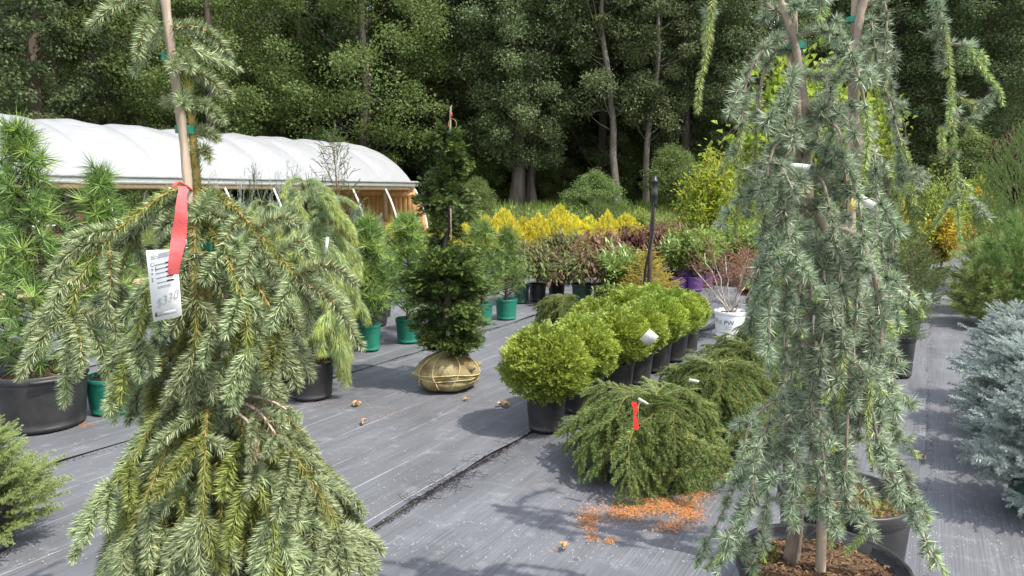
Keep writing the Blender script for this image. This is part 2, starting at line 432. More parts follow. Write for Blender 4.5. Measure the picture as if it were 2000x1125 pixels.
SEAMS = [-10.5, -8.4, -6.3, -4.2, -2.15, .05, 2.2, 4.35]
def wave(y, k):
    return .012 * np.sin(y * 1.7 + k * 2.1) + .008 * np.sin(y * 4.3 + k) + .006 * np.sin(y * 9.1 + 3 * k)
for k in range(len(SEAMS) - 1):
    x0, x1 = SEAMS[k], SEAMS[k + 1]
    ys = np.linspace(-3, 20.5, 260)
    us = np.array([0, .03, .08, .2, .35, .5, .65, .8, .92, .97, 1.0])
    L0 = x0 - .05 + wave(ys, k + 9.3); R0 = x1 + .01 + wave(ys, k + 1)
    Xg = L0[:, None] + (R0 - L0)[:, None] * us[None]
    Yg = np.broadcast_to(ys[:, None], Xg.shape)
    Zg = .004 + .004 * (len(SEAMS) - k) + .0035 * np.sin(Xg * 5 + k) * np.sin(Yg * 2.3 + k * 1.3) * (us[None] * (1 - us[None]) * 4)
    lift = (us[None] > .96) * (.006 + .006 * np.sin(Yg * 3.1 + k) + .003 * np.sin(Yg * 7.7))
    Zg = Zg + np.maximum(lift, 0) * (us[None] > .96)
    Zg[:, 0] -= .006
    n = len(us); ii = np.arange(len(ys) - 1)[:, None] * n + np.arange(n - 1)[None]
    mb = MB(); mb.add(np.stack([Xg, Yg, Zg], -1), np.stack([ii, ii + 1, ii + n + 1, ii + n], -1).reshape(-1, 4))
    o = link('ground_cloth', mb.mesh('ground_cloth', [cloth_mat('ground_cloth_%d' % k, k in (1, 2, 3), k)], True))
    structure(o)
CLOTH_Z = .035
def scatter(name, mat, P, L, wd, seed, lift=.002, flat=.12, label=None, cat=None):
    r = np.random.default_rng(seed)
    a = r.uniform(0, 2 * math.pi, len(P))
    d = np.stack([np.cos(a), np.sin(a), r.normal(0, flat, len(P))], 1)
    mb = MB(); v, f = leaves(P, d, L * r.uniform(.6, 1.3, len(P)), wd, r, .2, UP)
    mb.add(v, f); o = link(name, mb.mesh(name, [mat]), kind='stuff')
    if label: tag(o, label, cat)
    return o
# frayed edges and dirt along the seams
for k, xs in enumerate((-4.2, -2.15, .05)):
    n = (1500, 2200, 500)[k]
    y = rs.uniform(1.0, 14, n) if k != 1 else np.concatenate([rs.uniform(2.2, 4.4, 1500), rs.uniform(4.4, 12, 700)])
    x = xs + wave(y, k + 4) + .022 + np.abs(rs.normal(0, .016, n))
    P = np.stack([x, y, np.full(n, CLOTH_Z - .006)], 1)
    scatter('seam_dirt', M['dirt'], P, .014, .006, 20 + k, flat=.4, label=['dark grit along the seam behind the burlap ball', 'dark grit along the seam in front of the round shrubs', 'dark grit along the seam of the right path'][k], cat='dirt')
mb = MB()
for i in range(70):
    y = rs.choice([2.95 + rs.normal(0, .13), 3.3 + rs.normal(0, .1), rs.uniform(2.4, 4)], p=[.7, .1, .2]); x = -2.12 + abs(rs.normal(.03, .03))
    Pp = [[x, y, CLOTH_Z]]; a = rs.uniform(0, 6.28)
    for s in range(6):
        a += rs.normal(0, .9); Pp.append([Pp[-1][0] + .025 * math.cos(a), Pp[-1][1] + .025 * math.sin(a), CLOTH_Z + abs(rs.normal(0, .006))])
    tube(mb, smooth_path(Pp, 12), .0011, 0, 3, False)
o = link('frayed_thread', mb.mesh('frayed_thread', [M['thread']]), kind='stuff'); tag(o, 'tangle of black threads frayed from the ground cloth seam', 'thread')

# fallen orange needles in front of the nearest mounded spruce
P = []
for (cx, cy, sx, sy, n) in ((1150, 1025, 22, 20, 500), (1220, 1012, 45, 14, 900), (1290, 1000, 50, 14, 1100), (1345, 1010, 26, 22, 900), (1310, 1040, 30, 10, 300), (1155, 1060, 10, 14, 120), (1190, 1068, 16, 5, 90), (1360, 975, 30, 12, 350), (1400, 930, 25, 22, 200), (1260, 985, 70, 8, 300), (1250, 1020, 130, 50, 220), (1410, 860, 20, 12, 60)):
    for _ in range(n):
        q = G(cx + rs.normal(0, sx * .55), cy + rs.normal(0, sy * .6)); P.append([q[0], q[1], CLOTH_Z - .004 + rs.uniform(0, .006)])
scatter('fallen_needles', M['litter'], np.array(P), .016, .0028, 31, flat=.25, label='patch of orange fallen needles in front of the nearest mounded spruce', cat='needles')
P = []
for (cx, cy, sx, sy, n) in ((1450, 545, 30, 5, 40), (900, 800, 160, 12, 30), (1150, 900, 200, 60, 60), (620, 795, 30, 4, 40), (165, 838, 10, 2, 60), (480, 1000, 14, 12, 60), (715, 800, 10, 2, 14), (760, 820, 40, 5, 40), (1085, 1085, 4, 2, 5)):
    for _ in range(n):
        q = G(cx + rs.normal(0, sx), cy + rs.normal(0, sy)); P.append([q[0], q[1], CLOTH_Z - .002])
scatter('stray_needles', M['litter'], np.array(P), .02, .003, 32, label='stray orange needles scattered near the black and green pots', cat='needles')
P = []
for _ in range(3200):
    q = G(rs.uniform(0, 2000), 560 + 560 * rs.uniform(0, 1) ** .8); P.append([q[0], q[1], CLOTH_Z + .001])
scatter('pale_litter', M['speck'], np.array(P), .009, .003, 33, label='pale specks of litter strewn over the grey ground cloth', cat='litter')
for i, (px, py, s, lb) in enumerate(((697, 799, .06, 'dry tan leaf beside the black pot under the weeping pine'), (711, 835, .045, 'small dry leaf lying alone in front of the burlap ball'), (981, 800, .07, 'curled dry leaf between the burlap ball and nearest round shrub'), (911, 790, .035, 'tiny dry leaf touching the front of the burlap ball'), (1098, 1085, .04, 'small orange leaf left below the orange needle patch'), (1803, 905, .035, 'brown leaf at the tip of the long cedar branch'))):
    q = G(px, py); mb = MB(); r = np.random.default_rng(40 + i)
    n = 7; a = r.uniform(0, 6.28, n)
    P = np.zeros((n, 3)) + r.normal(0, s * .25, (n, 3)) * [1, 1, .15] + [0, 0, .006]
    v, f = leaves(P, np.stack([np.cos(a), np.sin(a), r.uniform(.1, .5, n)], 1), s * r.uniform(.6, 1, n), s * .6, r, .4, UP); mb.add(v, f)
    o = link('dry_leaf', mb.mesh('dry_leaf', [M['litter_leaf']])); o.location = (q[0], q[1], CLOTH_Z); tag(o, lb, 'leaf', 'dry leaves on the ground cloth')

# irrigation hose behind the round shrubs
mb = MB(); P = [G(1285, 668), G(1330, 660), G(1375, 652), G(1405, 640), G(1420, 622), G(1440, 606)]
tube(mb, smooth_path([[p[0], p[1], CLOTH_Z + .02] for p in P], 40), .022, 0, 8)
tag(link('irrigation_hose', mb.mesh('irrigation_hose', [M['black_plastic']], True)), 'black irrigation hose on the ground beside the white pot', 'hose')
P = []
for _ in range(900):
    q = G(rs.uniform(1280, 1420), 0 * 0 + 668 + rs.normal(0, 6)); q[0] = -2.12 + rs.normal(0, .06); P.append([q[0], q[1], CLOTH_Z])
scatter('seam_soil', M['dirt'], np.array(P), .02, .012, 36, flat=.4, label='spilled dark soil along the seam beside the white pot', cat='soil')

# ------------------------------------------------------------------ the greenhouse
GX, HWID, RIDGE = -16.75, 3.1, 3.03
GY0, GY1 = 1.2, 18.3
EAVE = 1.78
def hoop_pt(th, y, r=0.0):
    return np.array([GX + (HWID + r) * math.cos(th), y, (RIDGE + r) * math.sin(th)])
gh = thing('greenhouse', 'long white plastic hoop greenhouse with open sides and plank end wall', 'greenhouse', (GX, (GY0 + GY1) / 2, 0))
gh_off = -np.array([GX, (GY0 + GY1) / 2, 0])
def film_mat():
    m, nt, p = newmat('white_greenhouse_film'); N = nt.nodes; Lk = nt.links
    p.inputs['Base Color'].default_value = (.33, .335, .34, 1); p.inputs['Roughness'].default_value = .35; p.inputs['Specular IOR Level'].default_value = .4
    tc = N.new('ShaderNodeTexCoord'); mp = N.new('ShaderNodeMapping'); mp.inputs['Scale'].default_value = (.6, 1.2, 3)
    nz = N.new('ShaderNodeTexNoise'); nz.inputs['Scale'].default_value = 1.4; nz.inputs['Detail'].default_value = 5; nz.inputs['Distortion'].default_value = .6
    Lk.new(tc.outputs['Object'], mp.inputs[0]); Lk.new(mp.outputs[0], nz.inputs['Vector'])
    b = N.new('ShaderNodeBump'); b.inputs['Strength'].default_value = .6; b.inputs['Distance'].default_value = .10
    Lk.new(nz.outputs[0], b.inputs['Height']); Lk.new(b.outputs[0], p.inputs['Normal'])
    t = N.new('ShaderNodeBsdfTranslucent'); t.inputs[0].default_value = (.30, .305, .31, 1)
    ms = N.new('ShaderNodeMixShader'); ms.inputs[0].default_value = .18
    Lk.new(p.outputs[0], ms.inputs[1]); Lk.new(t.outputs[0], ms.inputs[2]); Lk.new(ms.outputs[0], N['Material Output'].inputs[0])
    return m
FILM = film_mat()
nb = 12; bay = (GY1 - GY0) / nb
th_e = math.asin(EAVE / RIDGE)
hoop_mb = MB()
tube(hoop_mb, [hoop_pt(t, 0, -.034) - [GX, 0, 0] for t in np.linspace(0, math.pi, 40)], .03, 0, 6)
hoop_me = hoop_mb.mesh('hoop', [M['white_pipe']], True)
for b in range(nb + 1):
    o = link('hoop', hoop_me, gh); o.location = (0, GY0 + b * bay + gh_off[1], 0)
for b in range(nb):
    y0 = GY0 + b * bay + (.004 if b else 0)
    mb = MB(); nt_, ny = 36, 14
    th = np.linspace(th_e, math.pi - th_e, nt_); yy = np.linspace(0, 1, ny)
    r = np.random.default_rng(100 + b)
    TH, YV = np.meshgrid(th, yy, indexing='ij')
    ang = np.sin((TH - th_e) / (math.pi - 2 * th_e) * math.pi)
    # the film bellies up between two hoops, in slack slanting folds
    puff = -.0 + .115 * ang * np.sin(YV * math.pi) ** .5 + .02 * ang * np.sin(TH * 9 + YV * 7 + b) * np.sin(YV * math.pi)
    puff += .012 * np.sin(TH * 23 - YV * 9 + b * 2) * np.sin(YV * math.pi) * ang
    X = GX + (HWID + puff) * np.cos(TH); Z = (RIDGE + puff) * np.sin(TH); Y = y0 + YV * bay
    ii = np.arange(nt_ - 1)[:, None] * ny + np.arange(ny - 1)[None]
    mb.add(np.stack([X, Y, Z], -1).reshape(-1, 3) + gh_off, np.stack([ii, ii + 1, ii + ny + 1, ii + ny], -1).reshape(-1, 4))
    link('roof_film', mb.mesh('roof_film', [FILM], True), gh)
for s in (1, -1):
    e = hoop_pt(th_e, 0); xe = GX + s * (e[0] - GX)
    mb = MB(); box(mb, (-.03, GY0 - .1, -.05), (.03, GY1 + .1, .07), T=np.array([xe + s * .09, 0, EAVE]) + gh_off)
    link('eave_board', mb.mesh('eave_board', [M['white_pipe']]), gh)
    mb = MB(); box(mb, (-.025, GY0, -.09), (.02, GY1 - .25, .0), T=np.array([xe + s * .05, 0, EAVE - .06]) + gh_off)
    link('base_rail', mb.mesh('base_rail', [M['timber_pale']]), gh)
    mb = MB(); tube(mb, np.array([[xe + s * .14, GY0 - .3, EAVE + .09], [xe + s * .14, GY1 + .05, EAVE + .09]]) + gh_off, .035, 0, 8)
    link('rolled_curtain', mb.mesh('rolled_curtain', [FILM], True), gh)
    mb = MB(); tube(mb, np.array([[xe + s * .42, GY0, .95], [xe + s * .42, GY1 - 5.2, .95]]) + gh_off, .018, 0, 6)
    link('side_rail', mb.mesh('side_rail', [M['white_pipe']], True), gh)
# far end wall, of upright boards, each its own piece
wall = bpy.data.objects.new('end_wall', None); COL.objects.link(wall); wall.parent = gh
x = GX - HWID + .08; r = np.random.default_rng(5)
while x < GX + HWID - .1:
    wd = .19
    def top(xx): return RIDGE * math.sqrt(max(0, 1 - ((xx - GX) / HWID) ** 2)) - .03
    if True:
        zt0, zt1 = max(top(x), .05), max(top(x + wd - .012), .05)
        yb = GY1 - .08 + r.uniform(-.006, .006)
        v = np.array([[x, yb, 0], [x + wd - .012, yb, 0], [x + wd - .012, yb, zt1], [x, yb, zt0]])
        v = np.concatenate([v, v + [0, .025, 0]]) + gh_off
        mb = MB(); mb.add(v, [[0, 1, 2, 3], [7, 6, 5, 4], [0, 4, 5, 1], [1, 5, 6, 2], [2, 6, 7, 3], [3, 7, 4, 0]])
        link('board', mb.mesh('board', [M['timber']]), wall)
    x += wd
for z in (.45, 1.42):
    mb = MB(); box(mb, (GX - 2.6, GY1 - .14, z), (GX + 2.62, GY1 - .09, z + .13)); mb.v = [v + gh_off for v in mb.v]
    link('cross_rail', mb.mesh('cross_rail', [M['timber']]), wall)
mb = MB(); box(mb, (GX + 1.42, GY1 - .20, .7), (GX + 1.55, GY1 - .15, 1.85)); mb.v = [v + gh_off for v in mb.v]
link('door_board', mb.mesh('door_board', [M['timber_pale']]), wall)
mb = MB(); box(mb, (GX + 1.32, GY1 - .12, 1.35), (GX + 1.62, GY1 - .08, 2.0)); mb.v = [v + gh_off for v in mb.v]
link('vent_panel', mb.mesh('vent_panel', [M['steel']]), wall)

# ------------------------------------------------------------------ the wood behind
def crown_mesh(name, seed, leaf, h0, h1, rad, nclump, nleaf, lsize, shape=1.0, limb_mat='bark', trunk_r=.2, lean=0.0, droop=0.0):
    """trunk and limbs in one mesh, leaf clumps held at the limb ends in another"""
    r = np.random.default_rng(seed)
    tr = MB(); n = 14
    z = np.linspace(0, h1 * .95, n)
    wob = np.cumsum(r.normal(0, .07, (n, 2)), 0)
    P = np.stack([wob[:, 0] + lean * z * .1, wob[:, 1], z], 1); P[0, :2] = 0
    rad_t = trunk_r * (1 - z / h1) ** .8 + .02; rad_t[0] *= 1.35
    tube(tr, smooth_path(P, 28), np.interp(np.linspace(0, 1, 28), np.linspace(0, 1, n), rad_t), 0, 9)
    cr = MB(); C = []; S = []
    for i in range(nclump):
        t = r.uniform(0, 1) ** .85; zc = h0 + (h1 - h0) * t
        prof = (math.sin(min(1, (t * .92 + .12)) * math.pi)) ** .6 * rad
        a = r.uniform(0, 6.283); q = math.sqrt(r.uniform(.04, 1)) * prof
        c = np.array([math.cos(a) * q, math.sin(a) * q, zc]) + [np.interp(zc, z, P[:, 0]), np.interp(zc, z, P[:, 1]), 0]
        C.append(c); S.append(r.uniform(.42, .85) * (rad / 3.0) ** .5)
        if i % 3 == 0:
            zb = max(h0 * .6, zc - q * r.uniform(.5, 1.1)); b = np.array([np.interp(zb, z, P[:, 0]), np.interp(zb, z, P[:, 1]), zb])
            m_ = (b + c) / 2 + [0, 0, -.1 * q]
            rb = .010 + .025 * trunk_r / .2 * (1 - zb / h1)
            tube(tr, smooth_path([b, m_, c], 8), np.linspace(rb, .008, 8), 0, 5, False)
    C = np.array(C); S = np.array(S)
    k = r.integers(0, nclump, nclump * nleaf)
    off = r.normal(0, 1, (len(k), 3)); off *= (S[k] * r.uniform(.3, 1.0, len(k)) / np.linalg.norm(off, axis=1))[:, None] * np.array([1.15, 1.15, .75])[None]
    Pl = C[k] + off
    d = norm(off) * .6 + r.normal(0, .6, off.shape) + [0, 0, -.35 - droop]
    upv = norm(r.normal(0, .55, off.shape) + [0, 0, 1])
    R = frames(d, None, r)
    x_ = norm(upv - (upv * norm(d)).sum(1, keepdims=True) * norm(d))
    L = lsize * r.uniform(.7, 1.35, len(k)); N = len(k)
    zc = norm(d); y_ = np.cross(zc, x_); m_ = Pl + zc * (L * .45)[:, None]; w_ = (L * .38)[:, None]
    v = np.stack([Pl, m_ + y_ * w_ + x_ * w_ * .3, Pl + zc * L[:, None], m_ - y_ * w_ + x_ * w_ * .3], 1)
    b = np.arange(N)[:, None] * 4
    cr.add(v.reshape(-1, 3), np.concatenate([b + np.array([[0, 1, 2]]), b + np.array([[0, 2, 3]])]))
    return tr.mesh(name + '_trunk', [M[limb_mat]], True), cr.mesh(name + '_crown', [M[leaf]])
KINDS = {
    'poplar':  crown_mesh('poplar', 201, 'leaf_a', 1.9, 15, 2.9, 200, 340, .09, trunk_r=.27),
    'poplar2': crown_mesh('poplar2', 202, 'leaf_a', 2.0, 16, 2.7, 190, 340, .09, trunk_r=.22, lean=.4),
    'birchy':  crown_mesh('birchy', 203, 'leaf_a', 3.6, 14, 2.0, 100, 260, .10, limb_mat='bark_pale', trunk_r=.13, lean=-.6),
    'maple':   crown_mesh('maple', 204, 'leaf_b', 1.2, 12, 3.4, 190, 340, .095, trunk_r=.22),
    'ivy':     crown_mesh('ivy', 205, 'leaf_c', .8, 15, 2.2, 160, 270, .12, limb_mat='bark_dark', trunk_r=.3, droop=.4),
    'bush':    crown_mesh('bush', 206, 'leaf_b', .25, 3.6, 1.9, 80, 260, .085, limb_mat='bark_dark', trunk_r=.07),
}
def tree(kind, px, fwd, label, name, rz, sc=1.0, group='trees of the wood behind the nursery', dz=0.0):
    p = D(px, 400, fwd); p[2] = terrain(p[0], p[1]) - .1 + dz
    t = thing(name, label, 'tree' if kind != 'bush' else 'bush', p, rz, group, sc)
    a, b = KINDS[kind]
    link('trunk', a, t); link('crown', b, t, 'stuff')
    return t
front = [
    ('ivy', 60, 27, 'dark ivy-clad tree at the far left above the greenhouse', 'ivy_tree'),
    ('maple', 215, 31, 'green broadleaf tree behind the top of the weeping spruce', 'maple_tree'),
    ('maple', 420, 29, 'pale green broadleaf tree right of the weeping spruce leader', 'maple_tree'),
    ('ivy', 600, 33, 'narrow dark tree beside the small gap of sky', 'ivy_tree'),
    ('maple', 720, 30, 'leafy green tree rising behind the rounded greenhouse end', 'maple_tree'),
    ('poplar', 870, 33, 'dark poplar behind the tip of the burlapped tree', 'poplar_tree'),
    ('poplar', 1008, 31, 'thick grey trunked poplar, left one of the close pair', 'poplar_tree'),
    ('poplar2', 1040, 31.6, 'thick grey trunked poplar, right one of the close pair', 'poplar_tree'),
    ('birchy', 1203, 30, 'slim pale trunked tree between the poplar pair and black post', 'birch_tree'),
    ('birchy', 1262, 31, 'thin leaning pale trunk just left of the black post', 'birch_tree'),
    ('poplar2', 1172, 34, 'poplar with a dark trunk left of the slim pale trunk', 'poplar_tree'),
    ('poplar', 1330, 33, 'tall poplar behind the yellow-green shrub', 'poplar_tree'),
    ('poplar2', 1460, 32, 'poplar directly behind the left side of the cedars', 'poplar_tree'),
    ('poplar', 1590, 34, 'poplar hidden behind the staked cedars', 'poplar_tree'),
    ('poplar2', 1745, 33, 'poplar right of the cedars beside the bright sky gap', 'poplar_tree'),
    ('poplar', 1890, 31, 'broad poplar behind the long hanging cedar branch', 'poplar_tree'),
    ('poplar2', 1990, 30, 'poplar at the far right above the green pine', 'poplar_tree'),
]
for i, (k, px, fw, lb, nm) in enumerate(front):
    tree(k, px, fw, lb, nm, i * 2.399, 1.0 + .08 * math.sin(i * 3.3))
r = np.random.default_rng(77)
ORD = ['first', 'second', 'third', 'fourth', 'fifth', 'sixth', 'seventh', 'eighth', 'ninth', 'tenth', 'eleventh', 'twelfth', 'thirteenth', 'fourteenth', 'fifteenth', 'sixteenth', 'seventeenth', 'eighteenth', 'nineteenth', 'twentieth', 'twenty-first', 'twenty-second', 'twenty-third', 'twenty-fourth']
for i in range(24):
    tree(['poplar', 'maple', 'poplar2', 'ivy', 'poplar'][i % 5], -60 + i * 92 + r.uniform(-30, 30), r.uniform(35.5, 44), 'half hidden tree deep in the wood, ' + ORD[i] + ' from the left in the back row', 'forest_tree', i * 1.7, r.uniform(1.0, 1.3), 'trees deep in the wood')
for i, (px, fw, lb) in enumerate(((925, 26.5, 'olive bush left of the thick poplar trunks'), (1165, 26, 'bush on the grassy bank right of the thick trunks'), (1320, 29, 'bush at the wood edge right of the black post'), (640, 29, 'bush behind the greenhouse roof right half'), (300, 27, 'bush behind the greenhouse roof left half'), (1450, 28, 'bush at the wood edge behind the yellow-green shrub'), (1760, 27, 'bush at the wood edge behind the upright cedar stake'), (1900, 28, 'bush at the wood edge behind the orange leaved shrub'), (60, 26, 'bush behind the greenhouse at the left edge'), (905, 33, 'bush in the wood left of the thick trunk pair'), (985, 35, 'shaded bush just left of the thick trunk pair'), (1085, 34.5, 'shaded bush right of the thick trunk pair'), (1235, 35, 'shaded bush between the two slim pale trunks'), (1390, 33, 'bush in the wood above the yellow-green shrub'))):
    tree('bush', px, fw, lb, 'edge_bush', i * 1.3, (.45 if fw < 27.5 else .8) + .12 * math.sin(i * 2.2), 'bushes along the wood edge')
# far mass of the wood
mb = MB(); n = 26000
u = r.uniform(-60, 60, n); zz = 30 * r.uniform(0, 1, n) ** 1.1 * (.75 + .25 * np.sin(u * .35 + 1) * np.sin(u * .11)); dd = r.uniform(50, 62, n)
P = FORWARD[None] * dd[:, None] + RIGHT[None] * u[:, None] + UP[None] * zz[:, None]
v, f = leaves(P, r.normal(0, 1, (n, 3)), 1.3 * r.uniform(.6, 1.3, n), 1.0, r, .2, UP); mb.add(v, f)
n = 26000; u = r.uniform(-48, 48, n); dd = r.uniform(44, 54, n); P = FORWARD[None] * dd[:, None] + RIGHT[None] * u[:, None] + UP[None] * (.6 + 8.5 * r.uniform(0, 1, n) ** 1.3)[:, None]
v, f = leaves(P, r.normal(0, 1, (n, 3)), 1.1 * r.uniform(.6, 1.3, n), .85, r, .2, UP); mb.add(v, f)
o = link('distant_wood', mb.mesh('distant_wood', [M['leaf_c']]), kind='stuff'); tag(o, 'dark mass of distant wood filling the gaps between trees', 'wood')
# grass on the bank
mb = MB(); n = 16000
u = r.uniform(-16, 22, n); dd = r.uniform(22.5, 31, n)
P = FORWARD[None] * dd[:, None] + RIGHT[None] * u[:, None]; P[:, 2] = terrain(P[:, 0], P[:, 1]) - .02
keep = ~((np.abs(P[:, 0] - GX) < HWID + .3) & (P[:, 1] < GY1 + .3)); P = P[keep]; n = len(P)
v, f = needles(P, np.stack([r.normal(0, .25, n), r.normal(0, .25, n), np.ones(n)], 1), r.uniform(.15, .42, n), .022, r); mb.add(v, f)
o = link('bank_grass', mb.mesh('bank_grass', [M['grass']]), kind='stuff'); tag(o, 'long green grass on the bank below the trees', 'grass')
# ------------------------------------------------------------------ pots
POTC = {}
def pot_meshes(rt, h, mat, style):
    key = (round(rt, 3), round(h, 3), mat, style)
    if key in POTC: return POTC[key]
    rb = rt * (.86 if style != 'tall' else .82)
    mb = MB(); lip = .012 + .02 * rt
    prof = [(0.01, .004), (rb * .96, .004), (rb, .012), (rb * 1.012, h * .08), (rb * 1.0, h * .085)]
    for i in range(1, 8): t = i / 8; prof.append((rb + (rt * .965 - rb) * t, h * (.09 + .78 * t)))
    prof += [(rt * .965, h * .88), (rt * .94, h * .9), (rt * .93, h * .98), (rt * .88, h * .8), (rt * .84, h * .5)]
    seg = 30
    wob = None
    if style == 'ribbed':
        a = np.arange(seg) / seg * 2 * math.pi
        wob = 1 + .012 * (np.sin(a * 10) > 0)[None] * np.array([0 if (q[1] < h * .1 or q[1] > h * .85) else 1 for q in prof])[:, None]
    lathe(mb, prof, seg, 0, wob)
    body = mb.mesh('pot', [M[mat]], True)
    mb = MB(); rr = rt
    lathe(mb, [(rr * .955, h * .87), (rr * .985, h * .865), (rr, h * .88), (rr, h * .985), (rr * .985, h), (rr * .95, h * 1.0), (rr * .935, h * .97), (rr * .932, h * .9)], seg, 0)
    if style == 'big':   # two grips on the rim
        for a in (0.6, 0.6 + math.pi):
            c = np.array([math.cos(a), math.sin(a), 0]); s = np.array([-math.sin(a), math.cos(a), 0])
            tube(mb, smooth_path([c * rr * .98 - s * .07 + UP * h * .93, c * (rr + .02) - s * .055 + UP * h * .935, c * (rr + .02) + s * .055 + UP * h * .935, c * rr * .98 + s * .07 + UP * h * .93], 10), .012, 0, 6)
    rim = mb.mesh('rim', [M[mat]], True)
    mb = MB(); r = np.random.default_rng(int(rt * 1e4)); n = 18; m = 5
    rs_ = np.linspace(0, rt * .9, m); a = np.arange(n) / n * 2 * math.pi
    V = [[0, 0, h * .9]]
    for q in rs_[1:]:
        for t in a: V.append([q * math.cos(t), q * math.sin(t), h * .87 + r.uniform(-.008, .008)])
    F3 = [[0, 1 + i, 1 + (i + 1) % n] for i in range(n)]; F4 = []
    for k in range(m - 2):
        for i in range(n): F4.append([1 + k * n + i, 1 + (k + 1) * n + i, 1 + (k + 1) * n + (i + 1) % n, 1 + k * n + (i + 1) % n])
    mb.add(V, F3); mb.add(V, F4)
    nchip = int(500 * (rt / .25) ** 2)
    q = np.sqrt(r.uniform(0, 1, nchip)) * rt * .88; t = r.uniform(0, 6.283, nchip)
    P = np.stack([q * np.cos(t), q * np.sin(t), h * .875 + r.uniform(0, .012, nchip)], 1)
    v, f = leaves(P, r.normal(0, 1, (nchip, 3)) * [1, 1, .3], .022, .008, r, .2, UP); mb.add(v, f, 1)
    soil = mb.mesh('soil', [M['soil'], M['soil_chip']])
    POTC[key] = (body, rim, soil); return POTC[key]
def pot(parent, rt, h, mat='pot_black', style='plain', soil=True, rz=0.0):
    a, b, c = pot_meshes(rt, h, mat, style)
    o = link('pot', a, parent); o.rotation_euler = (0, 0, rz); link('rim', b, o)
    if soil: link('soil', c, parent)
    return o
def put(name, label, cat, px, py, group=None, rz=None, sc=1.0):
    p = G(px, py); p[2] = CLOTH_Z if p[1] < 20 else terrain(p[0], p[1])
    return thing(name, label, cat, p, (px * .37) % 6.28 if rz is None else rz, group, sc), scale_at(p)

# ------------------------------------------------------------------ foliage building bricks
def twig(seed, L, nl, nw, n, ang=(32, 62), bend=.18, tipn=14, mats=(0, 1), stem=.0018, bottle=1.0):
    """a needled twig growing along +z, bending away from +x"""
    r = np.random.default_rng(seed); mb = MB()
    t = np.linspace(0, 1, 9); P = np.stack([-bend * L * t ** 2, .04 * L * np.sin(t * 3 + seed), L * t], 1)
    tube(mb, P[::2], np.linspace(stem, stem * .5, 5), mats[0], 3, False)
    s = np.sort(r.uniform(.0, 1, n)) * plen(P); pts, tan = along(P, s)
    Fm = frames(tan, (1, 0, 0)); a = r.uniform(0, 2 * math.pi, n)
    a = np.where((np.cos(a) < -.5) & (r.uniform(size=n) < .55), r.uniform(-1.9, 1.9, n), a)
    rad = Fm[:, :, 0] * np.cos(a)[:, None] + Fm[:, :, 1] * np.sin(a)[:, None]
    th = np.radians(r.uniform(ang[0], ang[1], n))
    d = tan * np.cos(th)[:, None] + rad * np.sin(th)[:, None]
    k = nl * r.uniform(.8, 1.1, n) * (1 - .25 * (s / s.max()) ** 3) * np.minimum(1, .6 + s / s.max() * 3)
    v, f = needles(pts, d, k, nw, r); mb.add(v, f, mats[1])
    if tipn:
        d = norm(tan[-1] + r.normal(0, .45, (tipn, 3))); v, f = needles(np.repeat(P[-1:], tipn, 0), d, nl * .75, nw, r); mb.add(v, f, mats[1])
    return mb.tmpl()
def shift_mats(tm, mp): return [(v, f, mp[m]) for v, f, m in tm]
def pick(tw, L, r):
    if isinstance(tw, dict):
        k = min(tw, key=lambda q: abs(q - L)); return tw[k][r.integers(len(tw[k]))]
    return tw[r.integers(len(tw))]
def conifer_branch(mb, P, r, twigs, tl=(.1, .2), spacing=.05, start=.25, nl=.022, nw=.0024, dens=900, stem_r=(.006, .002), droop=.5, spread=.85, rows=2, end=True, axis_mats=(0, 1), lift=0.0, axis_start=.12, fan=(-1, 0, 1)):
    """a limb along P clothed in old needles and carrying side twigs"""
    P = smooth_path(P, 22); Lp = plen(P)
    tube(mb, P, np.linspace(stem_r[0], stem_r[1], len(P)), axis_mats[0], 6, False)
    n = int(dens * Lp)
    s = r.uniform(axis_start * Lp, Lp, n); pts, tan = along(P, s); Fm = frames(tan, UP); a = r.uniform(0, 6.283, n)
    rad = Fm[:, :, 0] * np.cos(a)[:, None] + Fm[:, :, 1] * np.sin(a)[:, None]
    th = np.radians(r.uniform(30, 60, n)); v, f = needles(pts, tan * np.cos(th)[:, None] + rad * np.sin(th)[:, None], nl * r.uniform(.75, 1.05, n), nw, r); mb.add(v, f, axis_mats[1])
    m = max(1, int((1 - start) * Lp / spacing))
    s = np.linspace(start * Lp, Lp * .97, m) + r.normal(0, spacing * .2, m); pts, tan = along(P, s)
    side = np.cross(tan, UP); w = np.linalg.norm(side, axis=1, keepdims=True)
    out = norm(P[-1] - P[0]) * [1, 1, 0]; alt = np.cross(tan, norm(out + 1e-6)); side = norm(np.where(w > .35, side, side + alt))
    for q in range(rows):
        sg = np.where((np.arange(m) + q) % 2 == 0, 1.0, -1.0)
        d = norm(tan * r.uniform(.45, .8, (m, 1)) + side * (sg * spread * r.uniform(.6, 1.1, m))[:, None] + UP * (-droop * r.uniform(.4, 1.2, m) + lift)[:, None] + r.normal(0, .14, (m, 3)))
        L = r.uniform(tl[0], tl[1], m) * (1.0 - .35 * np.abs(s / Lp - .6))
        for j in range(m):
            mb.inst(pick(twigs, L[j], r), frames(d[j:j + 1], UP), pts[j:j + 1], L[j])
    if end:
        for q in fan:
            d = norm(tan[-1] + side[-1] * q * .65 + UP * (-.15 * abs(q)) + r.normal(0, .1, 3))
            Lq = r.uniform(tl[0], tl[1]) * (1.1 if q == 0 else .85)
            mb.inst(pick(twigs, Lq, r), frames(d[None], UP), P[-1:], Lq)
